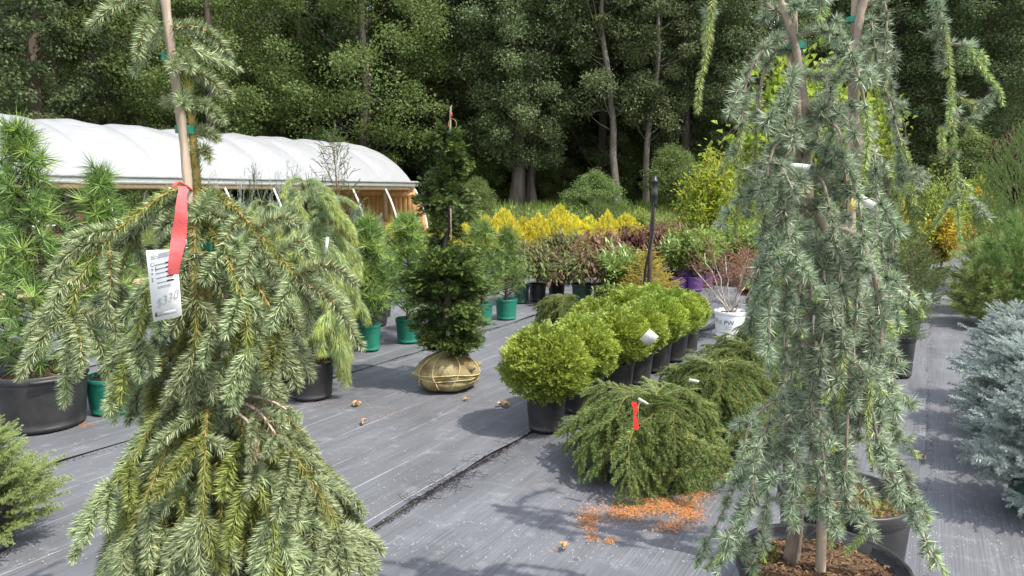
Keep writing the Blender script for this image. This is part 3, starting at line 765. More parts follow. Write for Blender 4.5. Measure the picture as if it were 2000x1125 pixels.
def spray(seed, n=11, mats=0, curl=.25):
    """a flat fan of scale-leaf shoots, unit length along +z, face towards +x"""
    r = np.random.default_rng(seed); P = []; Dv = []; Ls = []
    for i in range(n):
        t = i / (n - 1); s = 1 if i % 2 else -1
        y0 = .0; z0 = t * .72
        a = s * math.radians(r.uniform(28, 58)) * (1 - .6 * t)
        P.append([-curl * z0 ** 2, y0, z0]); Dv.append([r.normal(0, .18) - .3 * z0, math.sin(a), math.cos(a)]); Ls.append((.48 - .2 * t) * r.uniform(.8, 1.2))
        if i % 2 == 0:
            P.append([-curl * z0 ** 2, math.sin(a) * .2, z0 + math.cos(a) * .2]); Dv.append([r.normal(0, .2) - .3 * z0, math.sin(a * 1.6 + .3 * s), math.cos(a * 1.6)]); Ls.append(.24)
    P = np.array(P); Dv = norm(np.array(Dv)); Ls = np.array(Ls); N = len(P)
    x = np.array([1.0, 0, 0]); y = norm(np.cross(Dv, x)); w = .085
    v = np.stack([P, P + Dv * Ls[:, None] + y * w, P + Dv * Ls[:, None] - y * w], 1)
    return [(v.reshape(-1, 3), np.arange(3 * N).reshape(-1, 3), mats)]
SPRAYS = [spray(i, 8) for i in range(5)]
def as_mat(tm, m): return [(v, f, m) for v, f, _ in tm]

def shell_points(r, n, prof_z, prof_r, lump=.12, inner=.35):
    """points in a lumpy body of revolution given by heights and radii; returns points and outward directions"""
    zt = np.linspace(prof_z[0], prof_z[-1], 200); rt = np.interp(zt, prof_z, prof_r)
    pdf = np.maximum(rt, .02); z = np.interp(r.uniform(0, 1, n), np.cumsum(pdf) / pdf.sum(), zt)
    a = r.uniform(0, 6.283, n); R_ = np.interp(z, prof_z, prof_r)
    ph = r.uniform(0, 6.28, 6)
    R_ = R_ * (1 + lump * (np.sin(a * 3 + z * 9 + ph[0]) * .5 + np.sin(a * 5 - z * 14 + ph[1]) * .35 + np.sin(a * 8 + z * 23 + ph[2]) * .3))
    q = R_ * (1 - inner * r.uniform(0, 1, n) ** 2)
    P = np.stack([q * np.cos(a), q * np.sin(a), z], 1)
    dr = np.gradient(np.interp(zt, prof_z, prof_r), zt); sl = np.interp(z, zt, dr)
    out = norm(np.stack([np.cos(a), np.sin(a), -np.clip(sl, -4, 4)], 1))
    return P, out, q / np.maximum(R_, 1e-4)

# ------------------------------------------------------------------ globe arborvitae
GLOBE = {}
def globe_mesh(v):
    if v in GLOBE: return GLOBE[v]
    r = np.random.default_rng(300 + v); mb = MB()
    z = np.array([-.80, -.68, -.45, -.1, .25, .55, .8, .93]) ; R_ = np.array([.45, .76, .96, 1.0, .95, .78, .48, .12])
    P, out, _ = shell_points(r, 10500, z, R_, .14, .28)
    P += out * r.normal(0, .03, (len(P), 1))
    d = norm(out + UP * .45 + r.normal(0, .38, P.shape)); Rm = frames(d, None, r)
    s = r.uniform(.05, .10, len(P))
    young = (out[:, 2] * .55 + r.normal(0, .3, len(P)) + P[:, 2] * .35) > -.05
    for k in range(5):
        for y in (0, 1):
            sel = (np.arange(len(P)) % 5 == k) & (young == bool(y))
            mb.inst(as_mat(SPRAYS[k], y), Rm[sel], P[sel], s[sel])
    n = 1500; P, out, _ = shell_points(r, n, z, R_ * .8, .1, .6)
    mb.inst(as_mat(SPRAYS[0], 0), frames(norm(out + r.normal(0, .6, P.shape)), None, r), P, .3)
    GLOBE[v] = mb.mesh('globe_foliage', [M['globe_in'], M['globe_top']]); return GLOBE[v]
def globe(px, py, wpx, zc_px, label, i, potw=.27, poth=.26):
    t, s = put('globe_arborvitae', label, 'shrub', px, py, 'round shrubs in black pots', i * 1.7)
    pot(t, potw / 2, poth, 'pot_black', 'tall')
    mb = MB(); tube(mb, [[0, 0, poth * .8], [.01, 0, poth + .12]], .018, 0, 6); link('trunk', mb.mesh('trunk', [M['bark_dark']], True), t)
    f = link('foliage', globe_mesh(i % 2), t, 'stuff'); R = wpx * s / 2
    R *= .89; f.scale = (R * (1 + .04 * math.sin(i * 3)), R, R * (.84 + .05 * math.sin(i * 2.3))); f.location = (0, 0, (zc_px - 9) * s); f.rotation_euler = (.06 * math.sin(i * 2), .06 * math.cos(i), i * 1.1)
    return t
GL = [(1066, 846, 190, 142, 'nearest round yellow-green shrub in a black pot'),
      (1132, 811, 156, 136, 'second round shrub, partly behind the nearest one'),
      (1203, 779, 150, 128, 'round shrub whose black pot stands clear in the middle of the row'),
      (1160, 752, 122, 124, 'round shrub with a dark hollow behind the second one'),
      (1242, 754, 128, 116, 'round shrub with the white label hanging on its side'),
      (1280, 730, 128, 112, 'round shrub behind the one with the white label'),
      (1225, 716, 118, 112, 'round shrub at the back left of the round shrub row'),
      (1314, 709, 116, 104, 'round shrub in front of the last one at the far end'),
      (1268, 700, 106, 108, 'round shrub standing just in front of the black post'),
      (1338, 690, 92, 88, 'last round shrub at the far end of the row')]
for i, (px, py, w, zc, lb) in enumerate(GL): globe(px, py, w, zc, lb, i)

# ------------------------------------------------------------------ burlapped hinoki tree
def hinoki():
    t, s = put('burlapped_tree', 'dark green cypress tree with its root ball wrapped in burlap', 'tree', 876, 764, rz=0.0)
    t.rotation_euler = (0, 0, YAW)       # local x is the picture's right
    # ball
    def bmat():
        m, nt, p = newmat('burlap'); N = nt.nodes; Lk = nt.links
        tc = N.new('ShaderNodeTexCoord')
        n1 = N.new('ShaderNodeTexNoise'); n1.inputs['Scale'].default_value = 7; n1.inputs['Detail'].default_value = 7
        Lk.new(tc.outputs['Object'], n1.inputs['Vector'])
        cr = N.new('ShaderNodeValToRGB'); cr.color_ramp.elements[0].color = (.20, .125, .06, 1); cr.color_ramp.elements[1].color = (.42, .36, .19, 1)
        cr.color_ramp.elements[0].position = .36; cr.color_ramp.elements[1].position = .58
        Lk.new(n1.outputs[0], cr.inputs[0])
        w = [N.new('ShaderNodeTexWave') for _ in range(2)]
        for q, ax in zip(w, ('Z', 'DIAGONAL')): q.bands_direction = ax; q.inputs['Scale'].default_value = 95; q.inputs['Distortion'].default_value = 1.5; Lk.new(tc.outputs['Object'], q.inputs['Vector'])
        ad = N.new('ShaderNodeMath'); ad.operation = 'ADD'; Lk.new(w[0].outputs[1], ad.inputs[0]); Lk.new(w[1].outputs[1], ad.inputs[1])
        mr = N.new('ShaderNodeMapRange'); mr.inputs[2].default_value = 2; mr.inputs[3].default_value = .7; mr.inputs[4].default_value = 1.2; Lk.new(ad.outputs[0], mr.inputs[0])
        hs = N.new('ShaderNodeHueSaturation'); Lk.new(cr.outputs[0], hs.inputs['Color']); Lk.new(mr.outputs[0], hs.inputs['Value']); Lk.new(hs.outputs[0], p.inputs['Base Color'])
        p.inputs['Roughness'].default_value = .95; p.inputs['Specular IOR Level'].default_value = .1
        n2 = N.new('ShaderNodeTexNoise'); n2.inputs['Scale'].default_value = 18; n2.inputs['Detail'].default_value = 6; Lk.new(tc.outputs['Object'], n2.inputs['Vector'])
        a2 = N.new('ShaderNodeMath'); a2.operation = 'MULTIPLY_ADD'; Lk.new(ad.outputs[0], a2.inputs[0]); a2.inputs[1].default_value = .12; Lk.new(n2.outputs[0], a2.inputs[2])
        b = N.new('ShaderNodeBump'); b.inputs['Strength'].default_value = .8; b.inputs['Distance'].default_value = .02; Lk.new(a2.outputs[0], b.inputs['Height']); Lk.new(b.outputs[0], p.inputs['Normal'])
        return m
    r = np.random.default_rng(9); R = .245; hb = .272
    nu, nv = 56, 30; V = []
    us = np.linspace(0, 2 * math.pi, nu, endpoint=False)
    prof = [(0, 0), (.5, 0), (.72, .03), (.86, .12), (.95, .24), (.93, .33), (.985, .42), (.985, .55), (.90, .72), (.74, .86), (.52, .95), (.30, 1.01), (.16, 1.07)]
    pz = np.array([p[1] for p in prof]); prr = np.array([p[0] for p in prof])
    tt = np.linspace(0, 1, nv); cs = np.linspace(0, 1, len(prof)); Z = np.interp(tt, cs, pz); Q = np.interp(tt, cs, prr)
    def surf(u, z, q):
        k = 1 + .045 * np.sin(2 * u + 4 * z) + .03 * np.sin(5 * u - 5 * z + 1) + .018 * np.sin(11 * u + 9 * z)
        return np.stack([R * q * k * np.cos(u), R * q * k * np.sin(u), hb * z + 0 * u], -1)
    for i in range(nv): V.append(surf(us, Z[i], Q[i]))
    mb = MB(); i = np.arange(nv - 1)[:, None] * nu; j = np.arange(nu)[None]; k = (j + 1) % nu
    mb.add(np.array(V), np.stack([i + j, i + k, i + nu + k, i + nu + j], -1).reshape(-1, 4))
    for (u0, z0) in ((3.3, .42), (.3, .6), (5.6, .7)):     # knotted ears of cloth
        P = surf(np.array([u0]), z0, .98)[0]; o_ = norm(P * [1, 1, .2])
        tube(mb, [P - o_ * .02, P + o_ * .02, P + o_ * .035 + UP * .008], [.03, .018, .004], 0, 7)
    ball = link('root_ball', mb.mesh('root_ball', [bmat()], True), t)
    twine = plain('twine', (.50, .42, .18), .8, .2, .2, 60)
    for (u0, lean) in ((-1.95, -.25), (-1.2, .35), (-.2, .1), (.9, .2), (2.4, -.2), (3.6, .2)):
        P = []
        for q in np.linspace(.25, 1, 26):
            z = np.interp(q, cs, pz); rr = np.interp(q, cs, prr); P.append(surf(np.array([u0 + lean * (q - .5) * 2]), z, rr * 1.012)[0])
        mb = MB(); tube(mb, P, .0045, 0, 5); link('twine', mb.mesh('twine', [twine], True), ball)
    for z0, am in ((.36, .02), (.48, .06)):
        P = [surf(np.array([u]), z0 + am * math.sin(u * 2 + z0 * 9), np.interp(z0 + am * math.sin(u * 2 + z0 * 9), pz[3:9], prr[3:9]) * 1.012)[0] for u in np.linspace(0, 6.283, 50)]
        mb = MB(); tube(mb, P, .004, 0, 5); link('twine', mb.mesh('twine', [twine], True), ball)
    # trunk, wriggly
    zt = lambda y: (764 - y) * s
    TP = smooth_path([[0, 0, hb * .9], [-.01, 0, zt(650)], [.0, .02, zt(580)], [-.02, .02, zt(500)], [.015, 0, zt(440)], [-.005, .01, zt(380)], [.02, 0, zt(310)], [.03, 0, zt(262)]], 40)
    mb = MB(); tube(mb, TP, np.interp(np.linspace(0, 1, 40), [0, .3, .6, 1], [.034, .024, .016, .006]), 0, 8); link('trunk', mb.mesh('trunk', [M['bark']], True), t)
    mb = MB(); tube(mb, [[.035, -.02, zt(470)], [.03, -.015, zt(330)], [.042, -.01, zt(222)]], .007, 0, 6); link('stake', mb.mesh('stake', [M['stake_wood']], True), t)
    mb = MB(); box(mb, (.018, -.035, zt(292)), (.045, -.012, zt(268))); link('blue_tie', mb.mesh('blue_tie', [M['ink_blue']]), t)
    mb = MB(); a = np.linspace(0, 6.283, 16); tube(mb, np.stack([.055 + .03 * np.cos(a), -.015 + 0 * a, zt(255) + .04 * np.sin(a)], 1), .003, 0, 4); link('wire_loop', mb.mesh('wire_loop', [M['twig_olive']], True), t)
    mb = MB(); box(mb, (.043, -.02, zt(243)), (.053, -.016, zt(234))); link('red_marker', mb.mesh('red_marker', [M['ribbon_scarlet']]), t)
    # foliage plates: each plate is a limb with fans of sprays
    r = np.random.default_rng(21)
    ys = [684, 672, 655, 640, 620, 605, 590, 575, 560, 545, 530, 515, 500, 478, 455, 430, 415, 400, 385, 370, 355, 340, 325, 310, 295, 280]
    wd = lambda y: np.interp(y, [262, 280, 300, 330, 360, 400, 430, 445, 470, 490, 520, 560, 600, 640, 670, 690, 705], [8, 30, 42, 42, 46, 64, 52, 36, 46, 70, 80, 90, 92, 78, 66, 56, 40])
    plate = 0
    for y in ys:
        nb_ = 4 if y > 500 else 3
        for q in range(nb_ + (1 if y > 500 else 0)):
            a = r.uniform(0, 6.283); L = wd(y) * s * (r.uniform(.35, .75) if r.uniform() < .45 else r.uniform(.75, 1.12)); z0 = zt(y + r.uniform(-9, 9)) - .02
            base = np.array([np.interp(z0, TP[:, 2], TP[:, 0]), np.interp(z0, TP[:, 2], TP[:, 1]), z0])
            tip = base + np.array([math.cos(a) * L, math.sin(a) * L, r.uniform(-.04, .09)])
            mb = MB(); Pth = smooth_path([base, (base + tip) / 2 + [0, 0, r.uniform(-.02, .03)], tip], 8); tube(mb, Pth, np.linspace(.008, .003, 8), 2, 5, False)
            m = int(215 * (L / .25)) + 40
            u = r.uniform(.2, 1, m) ** .8; c, tn = along(Pth, u * plen(Pth))
            side = norm(np.cross(tn, UP)); wob_ = r.normal(0, .42, m) * L * .5
            c = c + side * wob_[:, None] + UP * r.normal(.015, .022, (m, 1))
            d = norm(tn * .7 + side * np.sign(wob_)[:, None] * r.uniform(.1, .8, (m, 1)) + UP * r.uniform(-.35, .5, (m, 1)) + r.normal(0, .22, (m, 3)))
            up = norm(UP + r.normal(0, .45, (m, 3))); Rm = frames(d, up); S = r.uniform(.028, .055, m)
            tipy = (u + r.normal(0, .2, m)) > .74
            for k in range(5):
                for yv in (0, 1):
                    sel = (np.arange(m) % 5 == k) & (tipy == bool(yv))
                    if sel.any(): mb.inst(as_mat(SPRAYS[k], yv), Rm[sel], c[sel], S[sel])
            link('branch', mb.mesh('hinoki_branch', [M['hinoki'], M['hinoki_tip'], M['bark_dark']]), t); plate += 1
hinoki()

# ------------------------------------------------------------------ mounded drooping spruces
TW_N = [twig(400 + i, 1.0, .18, .024, 170, (36, 66), .16, 12, (0, 2 if i == 0 else 1), .010) for i in range(4)]
NORWAY = []
for i in range(6):
    mb = MB(); r = np.random.default_rng(410 + i)
    conifer_branch(mb, [[0, 0, 0], [.18, r.normal(0, .03), .05 + r.normal(0, .02)], [.36, r.normal(0, .05), .03 + r.normal(0, .03)], [.50, r.normal(0, .06), -.08 + r.normal(0, .03)], [.58, r.normal(0, .06), -.20 + r.normal(0, .05)]], r, TW_N, (.12, .22), .042, .10, .017, .0026, 700, (.005, .002), .22, 1.0, 2)
    NORWAY.append(mb.mesh('norway_branch', [M['twig_olive'], M['norway'], M['norway_tip']]))
def mound(px, py, wpx, hpx, label, seed, n=112, potr=.14):
    t, s = put('mounded_spruce', label, 'spruce', px, py, 'low drooping spruces in the right bed')
    r = np.random.default_rng(seed); h = hpx * s; w = wpx * s / 2
    pot(t, potr, min(.24, h * .5), 'pot_black')
    mb = MB(); tube(mb, [[0, 0, .15], [.01, .01, h * .8]], .016, 0, 6); link('trunk', mb.mesh('trunk', [M['bark_dark']], True), t)
    for i in range(n):
        f = i / n; o = link('branch', NORWAY[i % 6], t)
        ring = 0 if f < .45 else (1 if f < .8 else 2)
        sc = w / .57 * (1.0, .78, .5)[ring] * r.uniform(.82, 1.12); z = h * (.62, .78, .86)[ring] + r.normal(0, .015)
        o.location = (r.normal(0, .02), r.normal(0, .02), z); o.scale = (sc, sc, sc * h / (w * .9) * (.9, .72, .42)[ring] * r.uniform(.7, 1.25))
        o.rotation_euler = (r.normal(0, .1), (.02, -.14, -.35)[ring] + r.normal(0, .13), i * 2.399 + r.normal(0, .2))
    return t, s
mound(1268, 926, 285, 158, 'nearest low drooping spruce with the red ribbon', 51)
mound(1395, 865, 230, 160, 'low drooping spruce behind the one with the red ribbon', 52)
mound(1452, 795, 200, 130, 'third low drooping spruce, left of the cedar trunk', 53, 64)
mound(1500, 735, 120, 125, 'low spruce right behind the white printed pot', 54, 40)
t, s = mound(1092, 668, 110, 92, 'small drooping spruce behind the back of the round shrubs', 55, 40, .1)

# ------------------------------------------------------------------ umbrella pines
def whorl(seed, n, nl, nw, a0, a1, droop=.0):
    r = np.random.default_rng(seed); a = np.arange(n) * 2.399; th = np.radians(r.uniform(a0, a1, n))
    d = np.stack([np.sin(th) * np.cos(a), np.sin(th) * np.sin(a), np.cos(th)], 1)
    L = nl * r.uniform(.75, 1.1, n); v, f = needles(np.zeros((n, 3)), d, L, nw, r)
    if droop:
        pass
    return [(v, f, 0)]
WH = [whorl(500 + i, 30, 1.0, .042, 30, 84) for i in range(4)]
UMB = {}
def umbrella_foliage(v, h, rad, nl, mats, nwh=110, z0=.12, shape='cone', big=.04):
    key = (v, round(h, 2), round(rad, 2), mats)
    if key in UMB: return UMB[key]
    r = np.random.default_rng(520 + v); mb = MB(); T = []
    tube(mb, [[0, 0, 0], [.01, .01, h * .5], [0, 0, h * .97]], [.022, .016, .006], 2, 7)
    P = []; Dv = []
    nwh = int(nwh * .95)
    for i in range(nwh):
        t = (i + .5) / nwh; z = h * (z0 + (1 - z0) * t ** .9)
        q = {'cone': (1 - t) ** .6 * min(1, .75 + t * 1.5) + .06, 'column': min(1, (1 - t) * 2.6 + .12) * (.75 + .25 * math.sin(t * 21))}[shape]
        a = i * 2.399 + r.normal(0, .3); L = rad * q * math.sqrt(r.uniform(.15, 1))
        c = np.array([math.cos(a) * L, math.sin(a) * L, z + L * .35 + r.normal(0, .02)]); b = np.array([0, 0, z - L * .3])
        Pt = smooth_path([b, (b + c) / 2 + [0, 0, -.02], c], 6); tube(mb, Pt, np.linspace(.006, .003, 6), 2, 4, False)
        P.append(c); Dv.append(norm(np.array([math.cos(a) * .8, math.sin(a) * .8, .7]) + r.normal(0, .2, 3)))
        c2 = Pt[3]; P.append(c2); Dv.append(norm(np.array([math.cos(a), math.sin(a), .5]) + r.normal(0, .2, 3)))
    P.append([0, 0, h * .96]); Dv.append([0, 0, 1.0]); P.append([0, 0, h * .9]); Dv.append([.1, 0, 1.0]); P.append([0, 0, h]); Dv.append([0, .1, 1.0])
    P = np.array(P); Dv = np.array(Dv); S = nl * 1.25 * r.uniform(.75, 1.15, len(P)); Rm = frames(Dv, None, r); lim = r.uniform(size=len(P)) < .35
    for k in range(4):
        for m_ in (0, 1):
            sel = (np.arange(len(P)) % 4 == k) & (lim == bool(m_))
            if sel.any(): mb.inst(as_mat(WH[k], m_), Rm[sel], P[sel], S[sel])
    UMB[key] = mb.mesh('umbrella_foliage', [M[mats[0]], M[mats[1]], M['bark_dark']]); return UMB[key]
def umbrella(px, py, toppx, wpx, potw, poth, potmat, label, seed, nl=.1, mats=('umbrella', 'umbrella_lime'), n=110, shape='cone', style='plain', z0=.1, name='umbrella_pine', grp='umbrella pines in pots', cat='pine'):
    t, s = put(name, label, cat, px, py, grp)
    ph = poth * s
    pot(t, potw * s / 2, ph, potmat, style, rz=seed)
    h = (py - toppx) * s - ph * .85
    f = link('foliage', umbrella_foliage(seed, h, wpx * s / 2 * 1.25, nl, mats, n, z0, shape), t, 'stuff'); f.location = (0, 0, ph * .85)
    return t, s
umbrella(88, 838, 262, 145, 168, 112, 'pot_black', 'tall umbrella pine in the big black pot at the left', 1, .115, n=120, style='big', z0=.02)
umbrella(-22, 768, 430, 150, 130, 90, 'pot_black', 'umbrella pine cut by the left edge behind the big black pot', 2, .11, n=80)
umbrella(228, 810, 345, 125, 104, 72, 'pot_green', 'umbrella pine in the ribbed green pot beside the big black pot', 3, .105, n=110, style='ribbed')
umbrella(722, 690, 442, 105, 46, 52, 'pot_green', 'umbrella pine in a green pot right of the weeping white pine', 4, .11, n=100)
umbrella(798, 674, 432, 112, 50, 48, 'pot_green', 'umbrella pine in a green pot left of the burlapped tree', 5, .11, n=100)
umbrella(858, 655, 480, 80, 46, 44, 'pot_green', 'umbrella pine hidden behind the burlapped tree', 6, .11, n=60)
umbrella(942, 638, 445, 90, 42, 42, 'pot_green', 'umbrella pine just right of the burlapped tree', 7, .11, n=80)
umbrella(989, 628, 455, 78, 44, 40, 'pot_green', 'umbrella pine in the lone green pot near the cloth seam', 8, .11, n=60, mats=('umbrella', 'leaf_mid'))
umbrella(730, 640, 455, 90, 60, 40, 'pot_black', 'dark umbrella pine in the black pot behind the green ones', 9, .11, n=70)

# ------------------------------------------------------------------ weeping white pines
WP = []
for i in range(4):
    r = np.random.default_rng(560 + i); mb = MB()
    P = smooth_path([[0, 0, 0], [.14, r.normal(0, .02), .07], [.30, r.normal(0, .03), .0], [.40, r.normal(0, .04), -.16], [.45, r.normal(0, .04), -.36]], 24)
    tube(mb, P, np.linspace(.009, .003, 24), 0, 5, False)
    for (lo, hi, n, mt, L) in ((.12, .85, 900, 1, .16), (.5, 1.0, 620, 2, .15)):
        s = r.uniform(lo, hi, n) * plen(P); pts, tan = along(P, s); a = r.uniform(0, 6.283, n); Fm = frames(tan, UP)
        rad = Fm[:, :, 0] * np.cos(a)[:, None] + Fm[:, :, 1] * np.sin(a)[:, None]
        d = norm(tan * .75 + rad * r.uniform(.25, 1.0, (n, 1)) + UP * -.3)
        mid = pts + d * L * .55; v, f = needles(pts, d, L * .55, .004, r); mb.add(v, f, mt)
        v, f = needles(mid, norm(d + UP * -.55), L * r.uniform(.4, .6, n), .0034, r); mb.add(v, f, mt)
    WP.append(mb.mesh('white_pine_branch', [M['twig_olive'], M['white_pine'], M['white_pine_tip']]))
def weeping_pine(px, py, toppx, wpx, potw, poth, label, seed, n=34, potmat='pot_black', lo=.12):
    t, s = put('weeping_white_pine', label, 'pine', px, py, 'weeping white pines')
    r = np.random.default_rng(seed); ph = poth * s; h = (py - toppx) * s; w = wpx * s / 2
    pot(t, potw * s / 2, ph, potmat)
    mb = MB(); TP = smooth_path([[0, 0, ph * .8], [.02, .01, h * .5], [-.01, .02, h * .75], [.01, 0, h * .96]], 16); tube(mb, TP, np.linspace(.026, .01, 16), 0, 7); link('trunk', mb.mesh('trunk', [M['bark']], True), t)
    for i in range(n):
        f = i / (n - 1); z = ph + (h - ph) * (lo + (.97 - lo) * f); o = link('branch', WP[i % 4], t)
        o.location = (np.interp(z, TP[:, 2], TP[:, 0]), np.interp(z, TP[:, 2], TP[:, 1]), z)
        sc = w / .5 * (1.02 - .45 * f ** 3) * r.uniform(.75, 1.1); o.scale = (sc, sc, min(sc, 1.1) * r.uniform(.8, 1.1)); o.rotation_euler = (0, r.normal(0, .2) - (.45 if i % 5 == 0 else 0), i * 2.399 + r.normal(0, .2))
    return t, s
weeping_pine(609, 782, 352, 200, 92, 72, 'weeping white pine in the black pot left of the burlap ball', 61, 62)
weeping_pine(535, 752, 392, 150, 80, 60, 'second weeping white pine, half hidden by the weeping spruce', 62, 30)
weeping_pine(655, 712, 400, 150, 60, 50, 'weeping white pine standing behind the one in the clear black pot', 63, 26, 'pot_green')
# ------------------------------------------------------------------ sprayed and feathered conifers
def cone_foliage(key, seed, n, size, prof, mats, upw=1.0, tip=.5, jit=.3, fr=.5):
    if key in UMB: return UMB[key]
    r = np.random.default_rng(seed); mb = MB()
    z = np.array([p[0] for p in prof]); R_ = np.array([p[1] for p in prof])
    P, out, q = shell_points(r, n, z, R_, .18, .5)
    d = norm(out * .6 + UP * upw + r.normal(0, jit, P.shape)); Rm = frames(d, None, r); S = size * r.uniform(.7, 1.3, n)
    y = (q + r.normal(0, .25, n)) > tip
    for k in range(5):
        for m in (0, 1):
            sel = (np.arange(n) % 5 == k) & (y == bool(m))
            if sel.any(): mb.inst(as_mat(SPRAYS[k], m), Rm[sel], P[sel], S[sel])
    tube(mb, [[0, 0, z[0] - .15], [0, 0, z[-1] * .8]], [.03, .01], 2, 6)
    UMB[key] = mb.mesh('cone_foliage', [M[mats[0]], M[mats[1]], M['bark_dark']]); return UMB[key]
TW_J = [twig(600 + i, 1.0, .15, .036, 38, (18, 50), .05, 6, (0, 1), .010) for i in range(3)]
def feather_foliage(key, seed, n, size, prof, mats, upw=.8, outw=.8, jit=.25, inner=.6):
    """body of small needled shoots, as on junipers and young spruces"""
    if key in UMB: return UMB[key]
    r = np.random.default_rng(seed); mb = MB()
    z = np.array([p[0] for p in prof]); R_ = np.array([p[1] for p in prof])
    P, out, q = shell_points(r, n, z, R_, .22, inner)
    d = norm(out * [outw, outw, outw * .4] + UP * upw + r.normal(0, jit, P.shape)); S = size * r.uniform(.6, 1.4, n); Rm = frames(d, UP)
    P = P - d * (S * .6)[:, None]
    for k in range(3):
        sel = np.arange(n) % 3 == k
        mb.inst(TW_J[k], Rm[sel], P[sel], S[sel])
    tube(mb, [[0, 0, z[0] - .15], [.01, 0, z[-1] * .85]], [.025, .008], 0, 6)
    UMB[key] = mb.mesh('feather_foliage', [M['twig_brown'], M[mats]]); return UMB[key]
# ------------------------------------------------------------------ broadleaved shrubs
def leafy(key, seed, h, w, nstem, per, L, wd, mats, droop=0.0, rise=1.0, stem_mat='twig_brown', start=.3, split=.5, fold=.3, spread=1.0, hang=0.0):
    if key in UMB: return UMB[key]
    r = np.random.default_rng(seed); mb = MB(); n_ = 14
    for i in range(nstem):
        a = i * 2.399 + r.normal(0, .4); q = w / 2 * math.sqrt(r.uniform(.02, 1)) * spread; hh = h * r.uniform(.55, 1.0) * (1 - .35 * (q / (w / 2)) ** 2)
        c, s_ = math.cos(a), math.sin(a)
        P = [[0, 0, 0], [c * q * .25, s_ * q * .25, hh * .4], [c * q * .65, s_ * q * .65, hh * .8], [c * q, s_ * q, hh]]
        if droop: P = [[0, 0, 0], [c * q * .1, s_ * q * .1, hh * .55], [c * q * .45, s_ * q * .45, hh], [c * q * .9, s_ * q * .9, hh * (1 - .25 * droop)], [c * q * 1.05, s_ * q * 1.05, hh * (1 - .75 * droop)]]
        P = smooth_path(P, n_) + r.normal(0, .008, (n_, 3)) * h; P[0] *= [.3, .3, 0]
        tube(mb, P, np.linspace(.006, .002, n_) * max(1, h), 2, 4, False)
        m = per; s = r.uniform(start, 1, m) * plen(P); pts, tan = along(P, s); b = r.uniform(0, 6.283, m); Fm = frames(tan, UP)
        rad = Fm[:, :, 0] * np.cos(b)[:, None] + Fm[:, :, 1] * np.sin(b)[:, None]
        tw = r.uniform(0, .10, (m, 1)) * w; d = norm(tan * .4 * rise + rad * .9 + UP * (.25 * rise - hang) + r.normal(0, .3, (m, 3)))
        Ls = L * r.uniform(.6, 1.25, m); v, f = leaves(pts + rad * tw, d, Ls, Ls * wd, r, fold, UP); mb.add(v, f, int(r.uniform() < split))
    UMB[key] = mb.mesh('leafy_foliage', [M[mats[0]], M[mats[1]], M[stem_mat]]); return UMB[key]
def potted(name, label, cat, px, py, mesh_fn, hpx, wpx, potw, poth, potmat='pot_black', grp=None, z_up=.85, sink=0.0):
    """mesh_fn() gives unit foliage (1 tall, 1 wide); stretched to the plant's own height and width"""
    t, s = put(name, label, cat, px, py, grp)
    ph = poth * s
    if potw: pot(t, potw * s / 2, ph, potmat, soil=True)
    f = link('foliage', mesh_fn, t, 'stuff')
    f.location = (0, 0, ph * z_up - sink); f.scale = (wpx * s, wpx * s, hpx * s - ph * z_up)
    return t, s

# golden conifers in a row beyond the burlapped tree
gold = lambda k: cone_foliage(('gold', k), 640 + k, 1900, .085, [(.02, .35), (.2, .52), (.5, .46), (.75, .30), (.9, .14), (1, .02)], ('leaf_yellow', 'golden'), 1.0, .62, .55)
names = ['first', 'second', 'third', 'fourth', 'fifth', 'sixth', 'seventh', 'eighth', 'ninth', 'tenth', 'eleventh', 'twelfth', 'thirteenth']
gx_ = [772, 812, 850, 908, 950, 985, 1022, 1052, 1092, 1120, 1150, 1185, 1222]
gt_ = [438, 442, 445, 440, 418, 418, 425, 418, 410, 420, 425, 422, 415]
for i, (x, tp) in enumerate(zip(gx_, gt_)):
    potted('golden_arborvitae', names[i] + ' golden yellow conifer from the left in the bright row', 'conifer', x, 523 + (i % 3) * 2, gold(i % 4), 523 - tp + 8 * math.sin(i * 4.1), 66 + 10 * math.sin(i * 2.7), 30, 24, 'pot_black', 'golden conifers in a row')
# green shrubs behind the golden row
mid = lambda k: leafy(('mid', k), 660 + k, 1.0, 1.0, 34, 42, .085, .5, ('leaf_mid', 'leaf_lime' if k == 1 else 'leaf_mid'))
for i, (x, tp, w, lb) in enumerate(((935, 402, 70, 'green shrub peeping over the left of the golden row'), (985, 398, 70, 'green shrub behind the fifth golden conifer'), (1040, 404, 60, 'green shrub below the thick tree trunks'), (1085, 400, 60, 'pale shrub behind the tallest golden conifer'), (1245, 398, 60, 'cream leaved shrub just left of the black post'), (1300, 415, 80, 'green shrub just right of the black post'), (1345, 405, 90, 'green shrub left of the tall yellow-green shrub'), (1440, 420, 100, 'green shrub right of the tall yellow-green shrub'), (1130, 396, 70, 'green shrub behind the golden row, right of the thick trunks'))):
    potted('green_shrub', lb, 'shrub', x, 500, mid(i % 3), 500 - tp, w, 26, 18, 'pot_black', 'green shrubs behind the golden row')
yew = lambda k: feather_foliage(('yew', k), 670 + k, 420, .13, [(.02, .35), (.3, .5), (.7, .36), (1, .06)], 'dark_yew', 1.0, .7)
potted('dark_conifer', 'dark green conifer on the bank behind the golden row', 'conifer', 1168, 505, feather_foliage(('jg', 0), 675, 420, .16, [(.02, .4), (.3, .5), (.7, .3), (1, .05)], 'juniper_green', .8, .8), 118, 80, 0, 1, 'pot_black')
